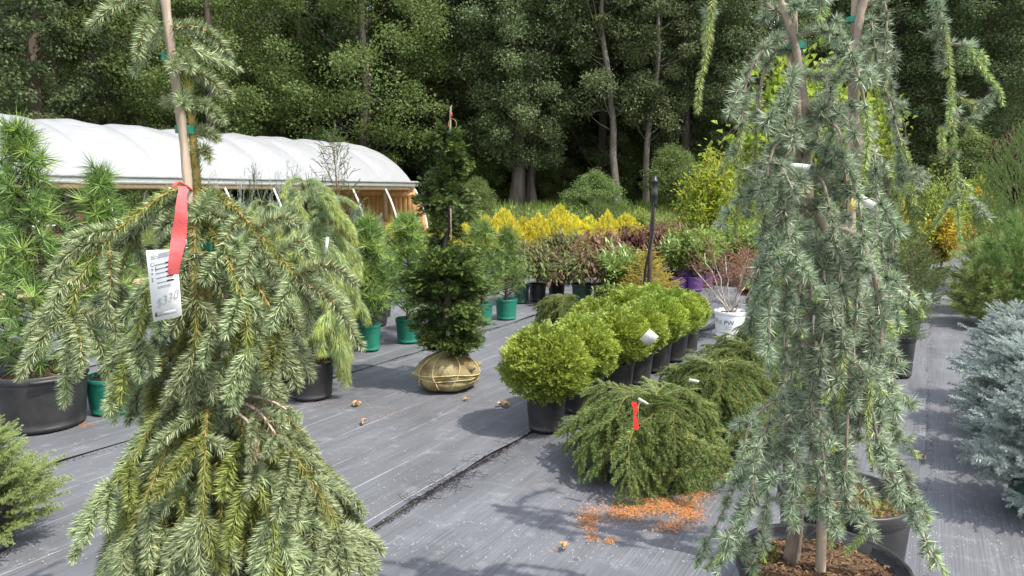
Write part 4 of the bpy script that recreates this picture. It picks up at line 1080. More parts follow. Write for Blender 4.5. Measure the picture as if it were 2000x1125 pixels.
# drooping shrubs
wp = lambda k: leafy(('weep', k), 680 + k, 1.0, 1.0, 40, 60, .12, .27, ('leaf_weep', 'leaf_bronze') if k != 2 else ('leaf_bronze', 'leaf_bronze'), .85, .4, 'twig_brown', .3, .25 if k != 2 else .6, .2, 1.0, .8)
for i, (x, y, tp, w, pm, pw, ph, k, lb) in enumerate((
        (1018, 596, 468, 92, 'pot_darkgreen', 32, 36, 0, 'drooping leaved shrub right of the lone green pot'),
        (1050, 592, 462, 84, 'pot_black', 34, 34, 1, 'drooping bronze-green shrub left of the tallest drooping one'),
        (1087, 586, 448, 88, 'pot_black', 34, 36, 0, 'tallest drooping green shrub in the middle of the row'),
        (1137, 602, 478, 104, 'pot_darkgreen', 42, 44, 1, 'drooping shrub in the wide dark green pot'),
        (1176, 592, 442, 110, 'pot_black', 36, 34, 2, 'bronze-red drooping shrub behind the wide dark green pot'),
        (1235, 560, 436, 110, 'pot_black', 30, 26, 2, 'bronze shrub left of the black post under the golden row'),
        (1310, 560, 428, 100, 'pot_black', 30, 26, 2, 'bronze shrub right of the black post'),
        (1010, 560, 470, 80, 'pot_black', 30, 26, 1, 'drooping shrub behind the lone green pot'),
        (1120, 558, 455, 90, 'pot_black', 30, 26, 0, 'drooping shrub in the second row, centre'))):
    potted('drooping_shrub', lb, 'shrub', x, y, wp(k), y - tp + 6, w * 1.3, pw, ph, pm, 'drooping shrubs in pots')
rh = leafy('rhodo', 690, 1.0, 1.0, 42, 40, .16, .3, ('leaf_rhodo', 'leaf_rhodo'), 0, 1.4, 'twig_brown', .25, .5, .15)
potted('rhododendron', 'upright evergreen shrub with long pale green leaves, purple pot', 'shrub', 1207, 606, rh, 138, 100, 32, 26, 'pot_purple')
potted('leafy_shrub', 'low green leafed shrub at the foot of the bronze shrub', 'shrub', 1185, 612, rh, 62, 60, 26, 18, 'pot_black')
# golden spruce beside the post
gs = feather_foliage('gsp', 700, 620, .2, [(.02, .46), (.25, .5), (.6, .28), (1, .03)], 'golden_spruce', .25, 1.0)
potted('golden_spruce', 'small yellow spruce around the foot of the black post', 'spruce', 1262, 612, gs, 125, 122, 34, 24, 'pot_black')
# purple pots
for i, (x, y, tp, lb) in enumerate(((1326, 570, 448, 'green shrub in the leftmost purple pot'), (1357, 571, 452, 'green shrub in the nearest purple pot, second from the left'), (1376, 563, 446, 'green shrub in the purple pot tucked behind the second'), (1405, 558, 440, 'green shrub in the rightmost purple pot'), (1445, 556, 445, 'green shrub right of the purple pots, behind bare twigs'), (1348, 548, 436, 'green shrub in the back row above the purple pots'), (1470, 560, 448, 'green shrub behind the left edge of the front cedar'))):
    potted('flowering_shrub', lb, 'shrub', x, y, leafy(('pp', i % 3), 705 + i, 1.0, 1.0, 46, 56, .10, .42, ('leaf_rhodo', 'leaf_mid'), 0, 1.2), y - tp + 8, 96, 34, 27, 'pot_purple', 'green shrubs in purple pots')
# yellow-green tall shrub and lime tree
ys_ = leafy('ysh', 712, 1.0, 1.0, 90, 90, .055, .5, ('leaf_yellow', 'leaf_lime'), .25, .8, 'twig_brown', .3, .5)
potted('tall_shrub', 'tall yellow-green leafy shrub right of the black post', 'shrub', 1388, 545, ys_, 255, 150, 30, 20, 'pot_black')
lt = leafy('lime', 713, 1.0, 1.0, 60, 80, .05, .7, ('leaf_lime', 'leaf_lime'), .3, .5, 'twig_brown', .4, .5)
potted('lime_tree', 'young tree with big lime green leaves behind the cedars', 'tree', 1545, 535, lt, 440, 290, 30, 20, 'pot_black')
potted('lime_tree', 'second young lime leaved tree behind the cedar stakes', 'tree', 1655, 525, leafy('lime2', 714, 1.0, 1.0, 60, 80, .05, .7, ('leaf_lime', 'leaf_mid'), .3, .5, 'twig_brown', .3, .5), 400, 200, 30, 20, 'pot_black')
# fillers behind the cedars
for i, (x, y, tp, w, m, lb) in enumerate(((1500, 600, 430, 80, 'juniper_green', 'green juniper behind the left side of the front cedar'), (1560, 585, 420, 90, 'juniper_green', 'green juniper in the gap behind the front cedar'), (1630, 580, 400, 90, 'juniper_green', 'green juniper seen between the two cedars'), (1700, 600, 400, 100, 'juniper_green', 'green juniper right behind the rear cedar'))):
    potted('juniper', lb, 'juniper', x, y, feather_foliage(('jf', i % 2), 720 + i, 380, .19, [(.02, .4), (.25, .5), (.65, .36), (1, .06)], m, .9, .6), y - tp, w, 36, 26, 'pot_black', 'junipers behind the cedars')

# conifers in front of the greenhouse
jb = lambda k: feather_foliage(('jb', k), 730 + k, 460, .20, [(.02, .4), (.3, .5), (.7, .30), (1, .04)], 'juniper_blue', 1.1, .55, .3)
for i, (x, y, tp, w, msh, lb) in enumerate((
        (478, 690, 400, 120, jb(0), 'blue-grey juniper left of the weeping white pines'),
        (545, 672, 420, 90, jb(1), 'blue-grey juniper between the dark upright conifers'),
        (512, 664, 345, 90, yew(0), 'dark upright conifer, left of the two before the greenhouse'),
        (618, 655, 352, 96, yew(1), 'dark upright conifer, right of the two before the greenhouse'),
        (745, 622, 432, 74, jb(1), 'pale blue juniper behind the green potted umbrella pines'),
        (575, 690, 470, 110, jb(0), 'low blue juniper behind the weeping white pines'),
        (705, 645, 400, 70, jb(0), 'feathery blue juniper beside the greenhouse end'))):
    potted('upright_conifer' if 'dark' in lb else 'blue_juniper', lb, 'conifer', x, y, msh, y - tp, w, 42, 32, 'pot_black', 'conifers before the greenhouse')
def wispy():
    t, s = put('wispy_conifer', 'thin wispy young conifer rising against the white greenhouse', 'conifer', 664, 660)
    pot(t, .14, .24); r = np.random.default_rng(740); h = (660 - 272) * s; mb = MB(); P = smooth_path([[0, 0, .2], [.02, 0, h * .6], [0, .02, h]], 14); tube(mb, P, np.linspace(.016, .003, 14), 0, 6); link('trunk', mb.mesh('trunk', [M['twig_brown']], True), t)
    for i in range(46):
        z = h * (.35 + .64 * i / 46); a = i * 2.399; L = (h - z) * .32 + .05; mb = MB()
        b = np.array([0, 0, z]); d = norm(np.array([math.cos(a), math.sin(a), .9])); Pt = smooth_path([b, b + d * L * .5, b + d * L + UP * .05], 6)
        tube(mb, Pt, .002, 0, 3, False); pts, tan = along(Pt, np.linspace(.2, 1, 7) * plen(Pt))
        dd = norm(tan + r.normal(0, .5, tan.shape)); mb.inst(TW_J[i % 3], frames(dd, UP), pts, .11)
        link('branch', mb.mesh('wispy_branch', [M['twig_brown'], M['juniper_green']]), t)
wispy()
def bare_wisps(px, py, top, label, seed):
    t, s = put('feathery_plant', label, 'plant', px, py); r = np.random.default_rng(seed); pot(t, .12, .22); h = (py - top) * s
    mb = MB()
    for i in range(16):
        a = r.uniform(0, 6.28); q = r.uniform(.1, .3); P = smooth_path([[0, 0, .2], [math.cos(a) * q * .4, math.sin(a) * q * .4, h * .55], [math.cos(a) * q, math.sin(a) * q, h * r.uniform(.75, 1)]], 10); tube(mb, P, np.linspace(.004, .0015, 10), 0, 3, False)
        pts, tan = along(P, r.uniform(.35, 1, 16) * plen(P)); mb.inst(TW_J[i % 3], frames(norm(tan + r.normal(0, .45, tan.shape)), UP), pts, .09)
    link('foliage', mb.mesh('foliage', [M['twig_grey'], M['juniper_blue']]), t, 'stuff')
bare_wisps(557, 648, 318, 'feathery grey-blue plant reaching up the middle of the greenhouse', 751)
bare_wisps(470, 655, 340, 'feathery blue plant left of the dark upright conifers', 752)
# dark red flowering shrub at the left
t, s = potted('red_leaf_shrub', 'dark red leaved flowering shrub behind the umbrella pines', 'shrub', 148, 640, leafy('red', 760, 1.0, 1.0, 46, 60, .07, .5, ('leaf_red', 'leaf_red'), .2, .8), 232, 150, 40, 32, 'pot_black')
mb = MB(); r = np.random.default_rng(761)
for c in r.uniform([-.4, -.4, .75], [.4, .4, 1.5], (9, 3)):
    n = 26; P = c + r.normal(0, .025, (n, 3)); v, f = leaves(P, r.normal(0, 1, (n, 3)), .035, .03, r); mb.add(v, f)
link('blossom', mb.mesh('blossom', [M['petal']]), t, 'stuff')
potted('rounded_shrub', 'low green shrub in the shade left of the red leaved shrub', 'shrub', 30, 620, mid(0), 190, 150, 40, 30, 'pot_black')
# long pale strip lying on the ground behind the umbrella pines
mb = MB(); box(mb, (-.04, -2.2, 0), (.04, 2.2, .12)); o = link('pale_strip', mb.mesh('pale_strip', [M['timber_pale']])); p = G(70, 585); o.location = (p[0], p[1], .02); tag(o, 'long pale strip on the ground behind the umbrella pines', 'board')

# ------------------------------------------------------------------ small spruce at the left edge and blue spruce at the right
TW_S = [twig(770 + i, 1.0, .18, .026, 130, (42, 70), .08, 14, (0, 1), .012) for i in range(3)]
SPR = {}
def bushy_spruce(name, label, px, py, hpx, wpx, mat, pot_d, potmat, n, tl, seed, rise=.35, stem='twig_tan', nlen=.018, cone=.6):
    t, s = put(name, label, 'spruce', px, py); r = np.random.default_rng(seed); h = hpx * s; w = wpx * s / 2
    pot(t, pot_d / 2, pot_d * .8, potmat)
    mb = MB(); tube(mb, [[0, 0, .1], [0, .01, h * .6], [0, 0, h * .93]], [.03, .02, .006], 0, 7); link('trunk', mb.mesh('trunk', [M['bark_dark']], True), t)
    bms = SPR.get((mat, round(w, 1)), [])
    for k in range(6 if not bms else 0):
        mb = MB(); conifer_branch(mb, [[0, 0, 0], [.35, r.normal(0, .03), .02 + rise * .1], [.7, r.normal(0, .05), rise * .3], [1.0, r.normal(0, .06), rise * .62]], r, TW_S, (tl[0] / w, tl[1] / w), .062, .12, nlen / w, .0028 / w, 420, (.012, .005), -.2, .95, 2, lift=.08)
        bms.append(mb.mesh('spruce_branch', [M[stem], M[mat]]))
    SPR[(mat, round(w, 1))] = bms
    for i in range(n):
        f = (i + .5) / n; z = h * (.10 + .82 * f); o = link('branch', bms[i % 6], t); L = w * (1.03 - cone * max(0, f - .15) ** 1.6 / .85 ** 1.6) * r.uniform(.8, 1.08)
        if f < .15: L *= .9
        o.location = (0, 0, z); o.scale = (L,) * 3; o.rotation_euler = (r.normal(0, .12), -.25 * f * 2.2 + .12 + r.normal(0, .1), i * 2.399 + r.normal(0, .15))
    return t, s
for i, (x, y, lb) in enumerate(((2034.7, 1012.3, 'nearest silvery blue spruce, cut by the right edge near the bottom'), (1986.0, 915.1, 'silvery blue spruce in the dark green pot at the right edge'), (1975.5, 847.2, 'third silvery blue spruce along the right path'), (1967.4, 794.5, 'farthest silvery blue spruce along the right path'))):
    sc_ = scale_at(G(x, y)); t, s = bushy_spruce('blue_spruce', lb, x, y, .70 / sc_, .46 / sc_, 'blue_spruce', .32, 'pot_darkgreen', 64, (.11, .18), 81 + i, .34); t['group'] = 'blue spruces along the right path'
bushy_spruce('soft_spruce', 'small soft green spruce at the left edge, near the bottom', -40, 1085, 270, 250, 'small_spruce', .3, 'pot_black', 130, (.06, .10), 83, .35, nlen=.012, cone=.75)

# ------------------------------------------------------------------ right hand side
TW_P = [twig(790 + i, 1.0, .42, .028, 80, (25, 60), .05, 20, (0, 1), .015) for i in range(3)]
def long_pine(key, seed, n, size, prof, mat, upw=.6):
    if key in UMB: return UMB[key]
    r = np.random.default_rng(seed); mb = MB(); z = np.array([p[0] for p in prof]); R_ = np.array([p[1] for p in prof])
    P, out, q = shell_points(r, n, z, R_, .2, .5); d = norm(out * .8 + UP * upw + r.normal(0, .25, P.shape)); S = size * r.uniform(.7, 1.3, n); Rm = frames(d, UP); P = P - d * (S * .5)[:, None]
    for k in range(3):
        sel = np.arange(n) % 3 == k; mb.inst(TW_P[k], Rm[sel], P[sel], S[sel])
    tube(mb, [[0, 0, z[0] - .1], [0, 0, z[-1] * .9]], [.03, .01], 0, 6)
    UMB[key] = mb.mesh('long_pine_foliage', [M['twig_tan'], M[mat]]); return UMB[key]
potted('green_pine', 'big dense bright green conifer at the right edge', 'conifer', 1995, 570, feather_foliage('bgc', 800, 2300, .10, [(.02, .42), (.3, .5), (.6, .46), (.85, .3), (1, .08)], 'pine_green', .75, .8, .25), 325, 190, 50, 36, 'pot_black')
potted('long_needled_pine', 'long needled olive pine above the blue spruce', 'pine', 1935, 612, long_pine('lp1', 801, 150, .34, [(.05, .4), (.4, .5), (.8, .3), (1, .1)], 'pine_olive'), 145, 120, 40, 30, 'pot_black')
potted('long_needled_pine', 'long needled pine at the right edge behind the blue spruce', 'pine', 1985, 640, long_pine('lp2', 802, 190, .26, [(.05, .4), (.4, .5), (.8, .3), (1, .1)], 'pine_green'), 200, 130, 50, 36, 'pot_black')
potted('long_needled_pine', 'low spreading pine just left of the blue spruce', 'pine', 1932, 640, long_pine('lp3', 803, 160, .34, [(.05, .5), (.4, .5), (1, .2)], 'pine_olive'), 110, 120, 40, 20, 'pot_black')
potted('maple_shrub', 'orange-yellow leaved shrub at the end of the right path', 'shrub', 1836, 548, leafy('or1', 804, 1.0, 1.0, 56, 50, .085, .5, ('leaf_orange', 'leaf_yellow'), .15, .8, 'twig_brown', .15, .6), 138, 110, 30, 22, 'pot_black')
potted('rust_shrub', 'rust brown leaved low shrub left of the orange-yellow one', 'shrub', 1798, 556, leafy('or2', 805, 1.0, 1.0, 40, 44, .10, .5, ('leaf_rust', 'leaf_bronze'), .2, .8, 'twig_brown', .25, .4), 80, 60, 26, 20, 'pot_black')
potted('green_shrub', 'rounded fine leaved green shrub above the orange-yellow one', 'shrub', 1832, 505, leafy('gr1', 806, 1.0, 1.0, 60, 70, .05, .4, ('leaf_mid', 'leaf_lime'), 0, 1.2, 'twig_brown', .2, .2), 190, 120, 26, 20, 'pot_black')
potted('orange_shrub', 'small tree with orange tips left of the big green conifer', 'shrub', 1900, 500, leafy('or3', 807, 1.0, 1.0, 34, 40, .08, .5, ('leaf_orange', 'leaf_lime'), .2, .8, 'twig_brown', .6, .6), 160, 70, 24, 18, 'pot_black')
potted('purple_tree', 'purple leaved tree behind the big green conifer', 'tree', 1972, 470, leafy('pu1', 808, 1.0, 1.0, 50, 56, .06, .5, ('leaf_red', 'leaf_red'), .1, .8, 'twig_brown', .35, .6), 225, 130, 24, 18, 'pot_black')
potted('yellow_conifer', 'slim golden conifer behind the hanging branches of the rear cedar', 'conifer', 1748, 540, gold(1), 150, 40, 24, 20, 'pot_black')
jr = lambda k: feather_foliage(('jr', k), 810 + k, 460, .22, [(.02, .4), (.25, .52), (.6, .42), (1, .1)], 'norway' if k else 'juniper_green', .5, .8, .3)
for i, (x, y, tp, w, ph, lb) in enumerate((
        (1768, 648, 500, 110, 50, 'spreading green juniper overhanging the right path'),
        (1758, 690, 560, 90, 62, 'juniper in the tall black pot right of the rear cedar'),
        (1752, 740, 620, 80, 80, 'plant in the black pot nearest behind the rear cedar pot'),
        (1775, 610, 470, 110, 36, 'juniper further along the left side of the right path'),
        (1745, 575, 395, 110, 34, 'tall blue-green juniper behind the rear cedar'))):
    potted('path_juniper', lb, 'juniper', x, y, jr(i % 2), y - tp, w, 58 if i < 3 else 44, ph, 'pot_black', 'junipers along the right path', z_up=.9)
# ------------------------------------------------------------------ post, white pot, bare shrub
t, s = put('sprinkler_post', 'black irrigation post with a sprinkler head behind the round shrubs', 'post', 1266, 640, rz=0.0)
h = (640 - 350) * s
mb = MB(); tube(mb, [[0, 0, 0], [.0, 0, h * .5], [.03, .01, h * .82]], .026, 0, 8); link('stake', mb.mesh('stake', [M['bark_dark']], True), t)
mb = MB(); tube(mb, smooth_path([[-.06, -.03, 0], [-.045, -.03, h * .35], [.0, -.035, h * .5], [.035, -.03, h * .65], [.03, -.02, h * .82]], 24), .014, 0, 6); link('riser_pipe', mb.mesh('riser_pipe', [M['black_plastic']], True), t)
mb = MB(); lathe(mb, [(.001, h * .80), (.034, h * .80), (.036, h * .82), (.036, h * .86), (.040, h * .865), (.040, h * .90), (.034, h * .905), (.034, h * .955), (.042, h * .96), (.042, h * .972), (.026, h * .975), (.024, h * .995), (.018, h), (.001, h)], 16)
mb.v = [v + [.03, .005, 0] for v in mb.v]; link('sprinkler_head', mb.mesh('sprinkler_head', [M['black_plastic']], True), t)

def text_on_cone(txt, size, parent, r0, z, a0, mat, name, taper=0.0):
    c = bpy.data.curves.new('text', 'FONT'); c.body = txt; c.size = size; c.align_x = 'CENTER'; c.resolution_u = 2
    o = bpy.data.objects.new('text', c); COL.objects.link(o)
    bpy.context.view_layer.update()
    me = bpy.data.meshes.new_from_object(o); bpy.data.objects.remove(o)
    n = len(me.vertices); co = np.zeros(n * 3); me.vertices.foreach_get('co', co); co = co.reshape(-1, 3)
    zz = z + co[:, 1]; rr = r0 + taper * zz; a = a0 + co[:, 0] / rr
    me.vertices.foreach_set('co', np.stack([rr * np.cos(a), rr * np.sin(a), zz], 1).astype(np.float32).ravel()); me.update()
    me.materials.clear(); me.materials.append(mat)
    return link(name, me, parent)
t, s = put('bare_twig_shrub', 'leafless reddish twiggy shrub in the white printed pot', 'shrub', 1424, 663, rz=0.0)
ph = .28; rt = .165
pw_ = pot(t, rt, ph, 'pot_white')
face = math.atan2(-t.location[1], -t.location[0]) - .05      # the print faces the aisle
tp = (rt * .965 - rt * .86) / (ph * .78)
rb_ = rt * .86 - tp * ph * .09 + .0035
text_on_cone('PW', .068, pw_, rb_, .145, face, M['ink'], 'logo_lettering', tp)
text_on_cone('PROVEN', .020, pw_, rb_, .118, face, M['ink_grey'], 'brand_lettering', tp)
text_on_cone('WINNERS', .020, pw_, rb_, .094, face, M['ink_grey'], 'brand_lettering', tp)
text_on_cone('W', .075, pw_, rb_, .155, face - 1.05, M['ink_grey'], 'logo_lettering', tp)
text_on_cone('III', .06, pw_, rb_, .15, face - .62, M['ink_grey'], 'print_mark', tp)
mb = MB(); r = np.random.default_rng(820); hh = .95; tw = MB()
for i in range(9):
    a = i * .7 + r.normal(0, .2); q = r.uniform(.15, .6)
    P = smooth_path([[0, 0, ph * .85], [math.cos(a) * q * .35, math.sin(a) * q * .35, hh * .45], [math.cos(a) * q, math.sin(a) * q, hh * r.uniform(.7, 1.05)]], 12) + r.normal(0, .008, (12, 3))
    mb = MB(); tube(mb, P, np.linspace(.011, .004, 12), 0, 5, False)
    for k in range(9):
        p0, tn = along(P, np.array([r.uniform(.35, 1) * plen(P)])); d = norm(tn[0] + r.normal(0, .6, 3)); L = r.uniform(.12, .3); Q = smooth_path([p0[0], p0[0] + d * L * .5 + r.normal(0, .015, 3), p0[0] + d * L + r.normal(0, .03, 3)], 7); tube(mb, Q, .0025, 1, 3, False)
        for _ in range(4):
            p1, t1 = along(Q, np.array([r.uniform(.2, 1) * L])); tube(mb, [p1[0], p1[0] + norm(t1[0] + r.normal(0, .8, 3)) * r.uniform(.05, .12)], .0017, 1, 3, False)
            n = 3; v, f = leaves(np.repeat(p1, n, 0) + r.normal(0, .02, (n, 3)), r.normal(0, 1, (n, 3)), .022, .012, r); mb.add(v, f, 2)
    link('branch', mb.mesh('bare_branch', [M['twig_grey'], M['twig_brown'], M['leaf_rust']]), t)
potted('rust_shrub', 'dense rust-red fine leaved shrub behind the white printed pot', 'shrub', 1458, 625, leafy('rus', 821, 1.0, 1.0, 70, 60, .05, .45, ('leaf_rust', 'leaf_rust'), .2, .8, 'twig_brown', .2, .5), 140, 130, 36, 28, 'pot_white')

# ------------------------------------------------------------------ foreground: weeping spruce
SD = 2.02                                     # metres ahead of the camera
def S3(px, py, dz=0.0): return D(px, py, SD + dz)
base = S3(425, 1000); root = np.array([base[0], base[1], CLOTH_Z])
sp = thing('weeping_spruce', 'staked weeping spruce filling the left foreground, olive and grey-green', 'spruce', root)
def L3(px, py, dz=0.0): return S3(px, py, dz) - root
pot(sp, .22, .36, 'pot_black', 'big')
TW = {L_: [twig(830 + i + int(L_ * 500), 1.0, .0335 / L_, .0040 / L_, int(2700 * L_) + 40, (48, 76), .14, 22, (0, 2), .0022 / L_) for i in range(4)] for L_ in (.09, .125, .165, .21, .26)}
TWO = {k_: [shift_mats(t_, {0: 0, 2: 1}) for t_ in v_] for k_, v_ in TW.items()}      # older, yellower twigs
SPM = [M['twig_tan'], M['spruce_old'], M['spruce_new'], M['spruce_dead'], M['twig_grey']]
mb = MB(); TP = smooth_path([[0, 0, .3], L3(428, 1000), L3(425, 860), L3(418, 700), L3(400, 560), L3(388, 420), L3(380, 300), L3(368, 180), L3(362, 125)], 40)
tube(mb, TP, np.interp(np.linspace(0, 1, 40), [0, .4, .7, 1], [.026, .018, .012, .006]), 0, 8)
link('trunk', mb.mesh('trunk', [M['twig_olive']], True), sp)
mb = MB(); r = np.random.default_rng(840)
seg = TP[22:]; n = 900; pts, tan = along(seg, r.uniform(0, 1, n) * plen(seg)); a = r.uniform(0, 6.28, n); Fm = frames(tan, (1, .2, 0)); rad = Fm[:, :, 0] * np.cos(a)[:, None] + Fm[:, :, 1] * np.sin(a)[:, None]
v, f = needles(pts + rad * .007, norm(tan * .9 + rad * .6), .024, .0026, r); mb.add(v, f, 1)
link('leader_needles', mb.mesh('leader_needles', SPM), sp, 'stuff')
mb = MB(); SK = smooth_path([[-.04, -.03, .3], L3(395, 700, .03), L3(372, 420, -.02), L3(357, 260, -.015), L3(340, 140, -.015), L3(327, 40, -.01), L3(316, -60, -.01)], 40)
tube(mb, SK, .0125 + .0012 * np.sin(np.linspace(0, 50, 40)), 0, 9); link('stake', mb.mesh('stake', [M['stake_wood']], True), sp)
def tie(parent, off, c, ax, hgt, R, label_mat='tie_green', tail=None, sq=.6):
    """a band of plastic tape round stake and stem, with a loose tail"""
    c = np.asarray(c); Fm = frames(np.asarray(ax)[None], (1, 0, 0))[0]; mb = MB(); n = 20
    a = np.linspace(0, 2 * math.pi, n, endpoint=False)
    for sgn, rr in ((1, R), ):
        ring = [c + Fm[:, 0] * R * math.cos(t_) + Fm[:, 1] * R * sq * math.sin(t_) for t_ in a]
        V = np.array([[p - Fm[:, 2] * hgt / 2, p + Fm[:, 2] * hgt / 2] for p in ring]).reshape(-1, 3)
        mb.add(V, [[2 * i, 2 * ((i + 1) % n), 2 * ((i + 1) % n) + 1, 2 * i + 1] for i in range(n)])
    if tail is not None:
        T = np.asarray(tail); P0 = c - FORWARD * R * sq - RIGHT * R * .6
        up_ = Fm[:, 2]; V = []
        for q in np.linspace(0, 1, 5):
            m_ = P0 + T * q + FORWARD * .004 * math.sin(q * 6); V += [m_ - up_ * hgt * .5 * (1 - .1 * q), m_ + up_ * hgt * .5 * (1 + .1 * q)]
        mb.add(V, [[2 * i, 2 * i + 2, 2 * i + 3, 2 * i + 1] for i in range(4)])
    return link('tie', mb.mesh('tie', [M[label_mat]]), parent)
tie(sp, 0, L3(343, 113), UP, .022, .018, tail=-RIGHT * .022)
tie(sp, 0, L3(368, 254), UP, .022, .024, tail=-RIGHT * .016)
tie(sp, 0, L3(395, 480), UP, .022, .034)

def sbranch(P, seed, tl=(.10, .2), sp_=.055, start=.22, old=.25, droop=.55, dens=1700, rows=2, end=True, stem=(.0042, .002), mats=(0, 1), spread=.8):
    r = np.random.default_rng(seed); mb = MB()
    tw = {k_: v_ + (TWO[k_][:2] if r.uniform() < old else []) for k_, v_ in TW.items()}
    conifer_branch(mb, P, r, tw, tl, sp_, start, .030, .0034, dens, stem, droop, spread, rows, end, mats, axis_start=.0, fan=(-1.5, -.75, 0, .75, 1.5))
    return link('branch', mb.mesh('spruce_branch', SPM), sp)
def stwig(P, seed, n=420, mat=2):
    n = int(n * 1.35)
    """one thick single shoot along a traced path"""
    r = np.random.default_rng(seed); P = smooth_path(P, 16); mb = MB(); tube(mb, P, np.linspace(.004, .002, 16), 0, 5, False)
    s = r.uniform(0, 1, n) * plen(P); pts, tan = along(P, s); a = r.uniform(0, 6.283, n); Fm = frames(tan, UP); rad = Fm[:, :, 0] * np.cos(a)[:, None] + Fm[:, :, 1] * np.sin(a)[:, None]
    th = np.radians(r.uniform(46, 76, n)); k = .032 * r.uniform(.8, 1.1, n) * (1 - .3 * (s / plen(P)) ** 3)
    v, f = needles(pts, tan * np.cos(th)[:, None] + rad * np.sin(th)[:, None], k, .0036, r); mb.add(v, f, mat)
    v, f = needles(np.repeat(P[-1:], 16, 0), tan.mean(0) * 0 + norm(P[-1] - P[-2]) + r.normal(0, .45, (16, 3)), .022, .003, r); mb.add(v, f, mat)
    return link('branch', mb.mesh('spruce_shoot', SPM), sp)
# the leader's few arching shoots
stwig([L3(308, 25), L3(275, -5, -.03), L3(230, 5, -.05), L3(178, 50, -.06)], 901, 520)
stwig([L3(305, 40), L3(285, 50, -.06), L3(268, 108, -.09)], 902, 380)
stwig([L3(318, 60), L3(290, 85, .06), L3(262, 142, .08)], 903, 300)
stwig([L3(333, 55), L3(385, 52, -.03), L3(420, 75, -.05), L3(446, 108, -.06)], 904, 520)
stwig([L3(345, 98), L3(365, 118, -.04), L3(372, 135, -.07)], 905, 260)
stwig([L3(362, 135), L3(400, 150, .02), L3(448, 188, .03)], 906, 420)
stwig([L3(340, 128), L3(340, 120, -.05), L3(338, 138, -.09)], 907, 180)
stwig([L3(372, 205), L3(400, 205, -.02), L3(434, 234, -.04)], 908, 360)
stwig([L3(372, 190), L3(355, 190, -.05), L3(362, 205, -.09)], 909, 240)
stwig([L3(360, 195), L3(340, 195, .03), L3(322, 202, .05)], 910, 200)
stwig([L3(380, 262), L3(400, 258, .01), L3(424, 270, .02)], 911, 220)
stwig([L3(383, 300), L3(400, 290, -.02), L3(408, 310, -.03)], 912, 160)
stwig([L3(370, 90), L3(430, 120, .12), L3(465, 135, .18)], 913, 220)
# shoulder limbs, traced
SH = [
    ([L3(385, 365), L3(330, 375, -.05), L3(265, 420, -.12), L3(200, 480, -.18), L3(150, 560, -.22), L3(135, 640, -.23)], (.11, .21)),
    ([L3(388, 400), L3(320, 440, -.10), L3(240, 500, -.20), L3(185, 535, -.26), L3(150, 550, -.3)], (.10, .19)),
    ([L3(395, 365), L3(440, 390, -.06), L3(490, 440, -.13), L3(545, 500, -.18), L3(580, 540, -.20)], (.13, .24)),
    ([L3(395, 420), L3(450, 450, .08), L3(530, 470, .18), L3(600, 520, .22), L3(640, 570, .24)], (.11, .2)),
    ([L3(388, 390), L3(380, 430, -.14), L3(382, 520, -.20), L3(384, 620, -.22), L3(380, 700, -.22)], (.08, .14)),
    ([L3(392, 430), L3(420, 460, -.12), L3(455, 530, -.2), L3(480, 620, -.23), L3(485, 690, -.23)], (.08, .15)),
    ([L3(388, 430), L3(340, 480, -.13), L3(290, 570, -.2), L3(265, 660, -.22)], (.09, .17)),
    ([L3(385, 380), L3(320, 400, .12), L3(260, 470, .18), L3(225, 560, .2)], (.11, .17)),
    ([L3(390, 380), L3(455, 410, .14), L3(510, 480, .24), L3(540, 580, .28)], (.1, .18)),
    ([L3(396, 500), L3(440, 520, -.1), L3(510, 570, -.17), L3(545, 650, -.2)], (.1, .17)),
    ([L3(396, 480), L3(350, 520, -.1), L3(300, 600, -.15), L3(255, 690, -.17)], (.1, .17)),
    ([L3(400, 520), L3(420, 560, -.13), L3(440, 640, -.17), L3(445, 720, -.17)], (.08, .15)),
    ([L3(398, 520), L3(360, 580, .1), L3(320, 660, .14), L3(300, 740, .15)], (.1, .16)),
    ([L3(402, 540), L3(450, 590, .1), L3(490, 660, .14), L3(510, 730, .15)], (.1, .16)),
]
for i, (P, tl) in enumerate(SH):
    if i in (1, 3): continue
    sbranch(P, 920 + i, (tl[0] * 1.1, tl[1] * 1.1), (.16 if i in (0, 2) else .11), .12 if i else .2, .3, droop=.4, end=i not in (0, 2), spread=.95, rows=1 if i in (0, 2) else 2)
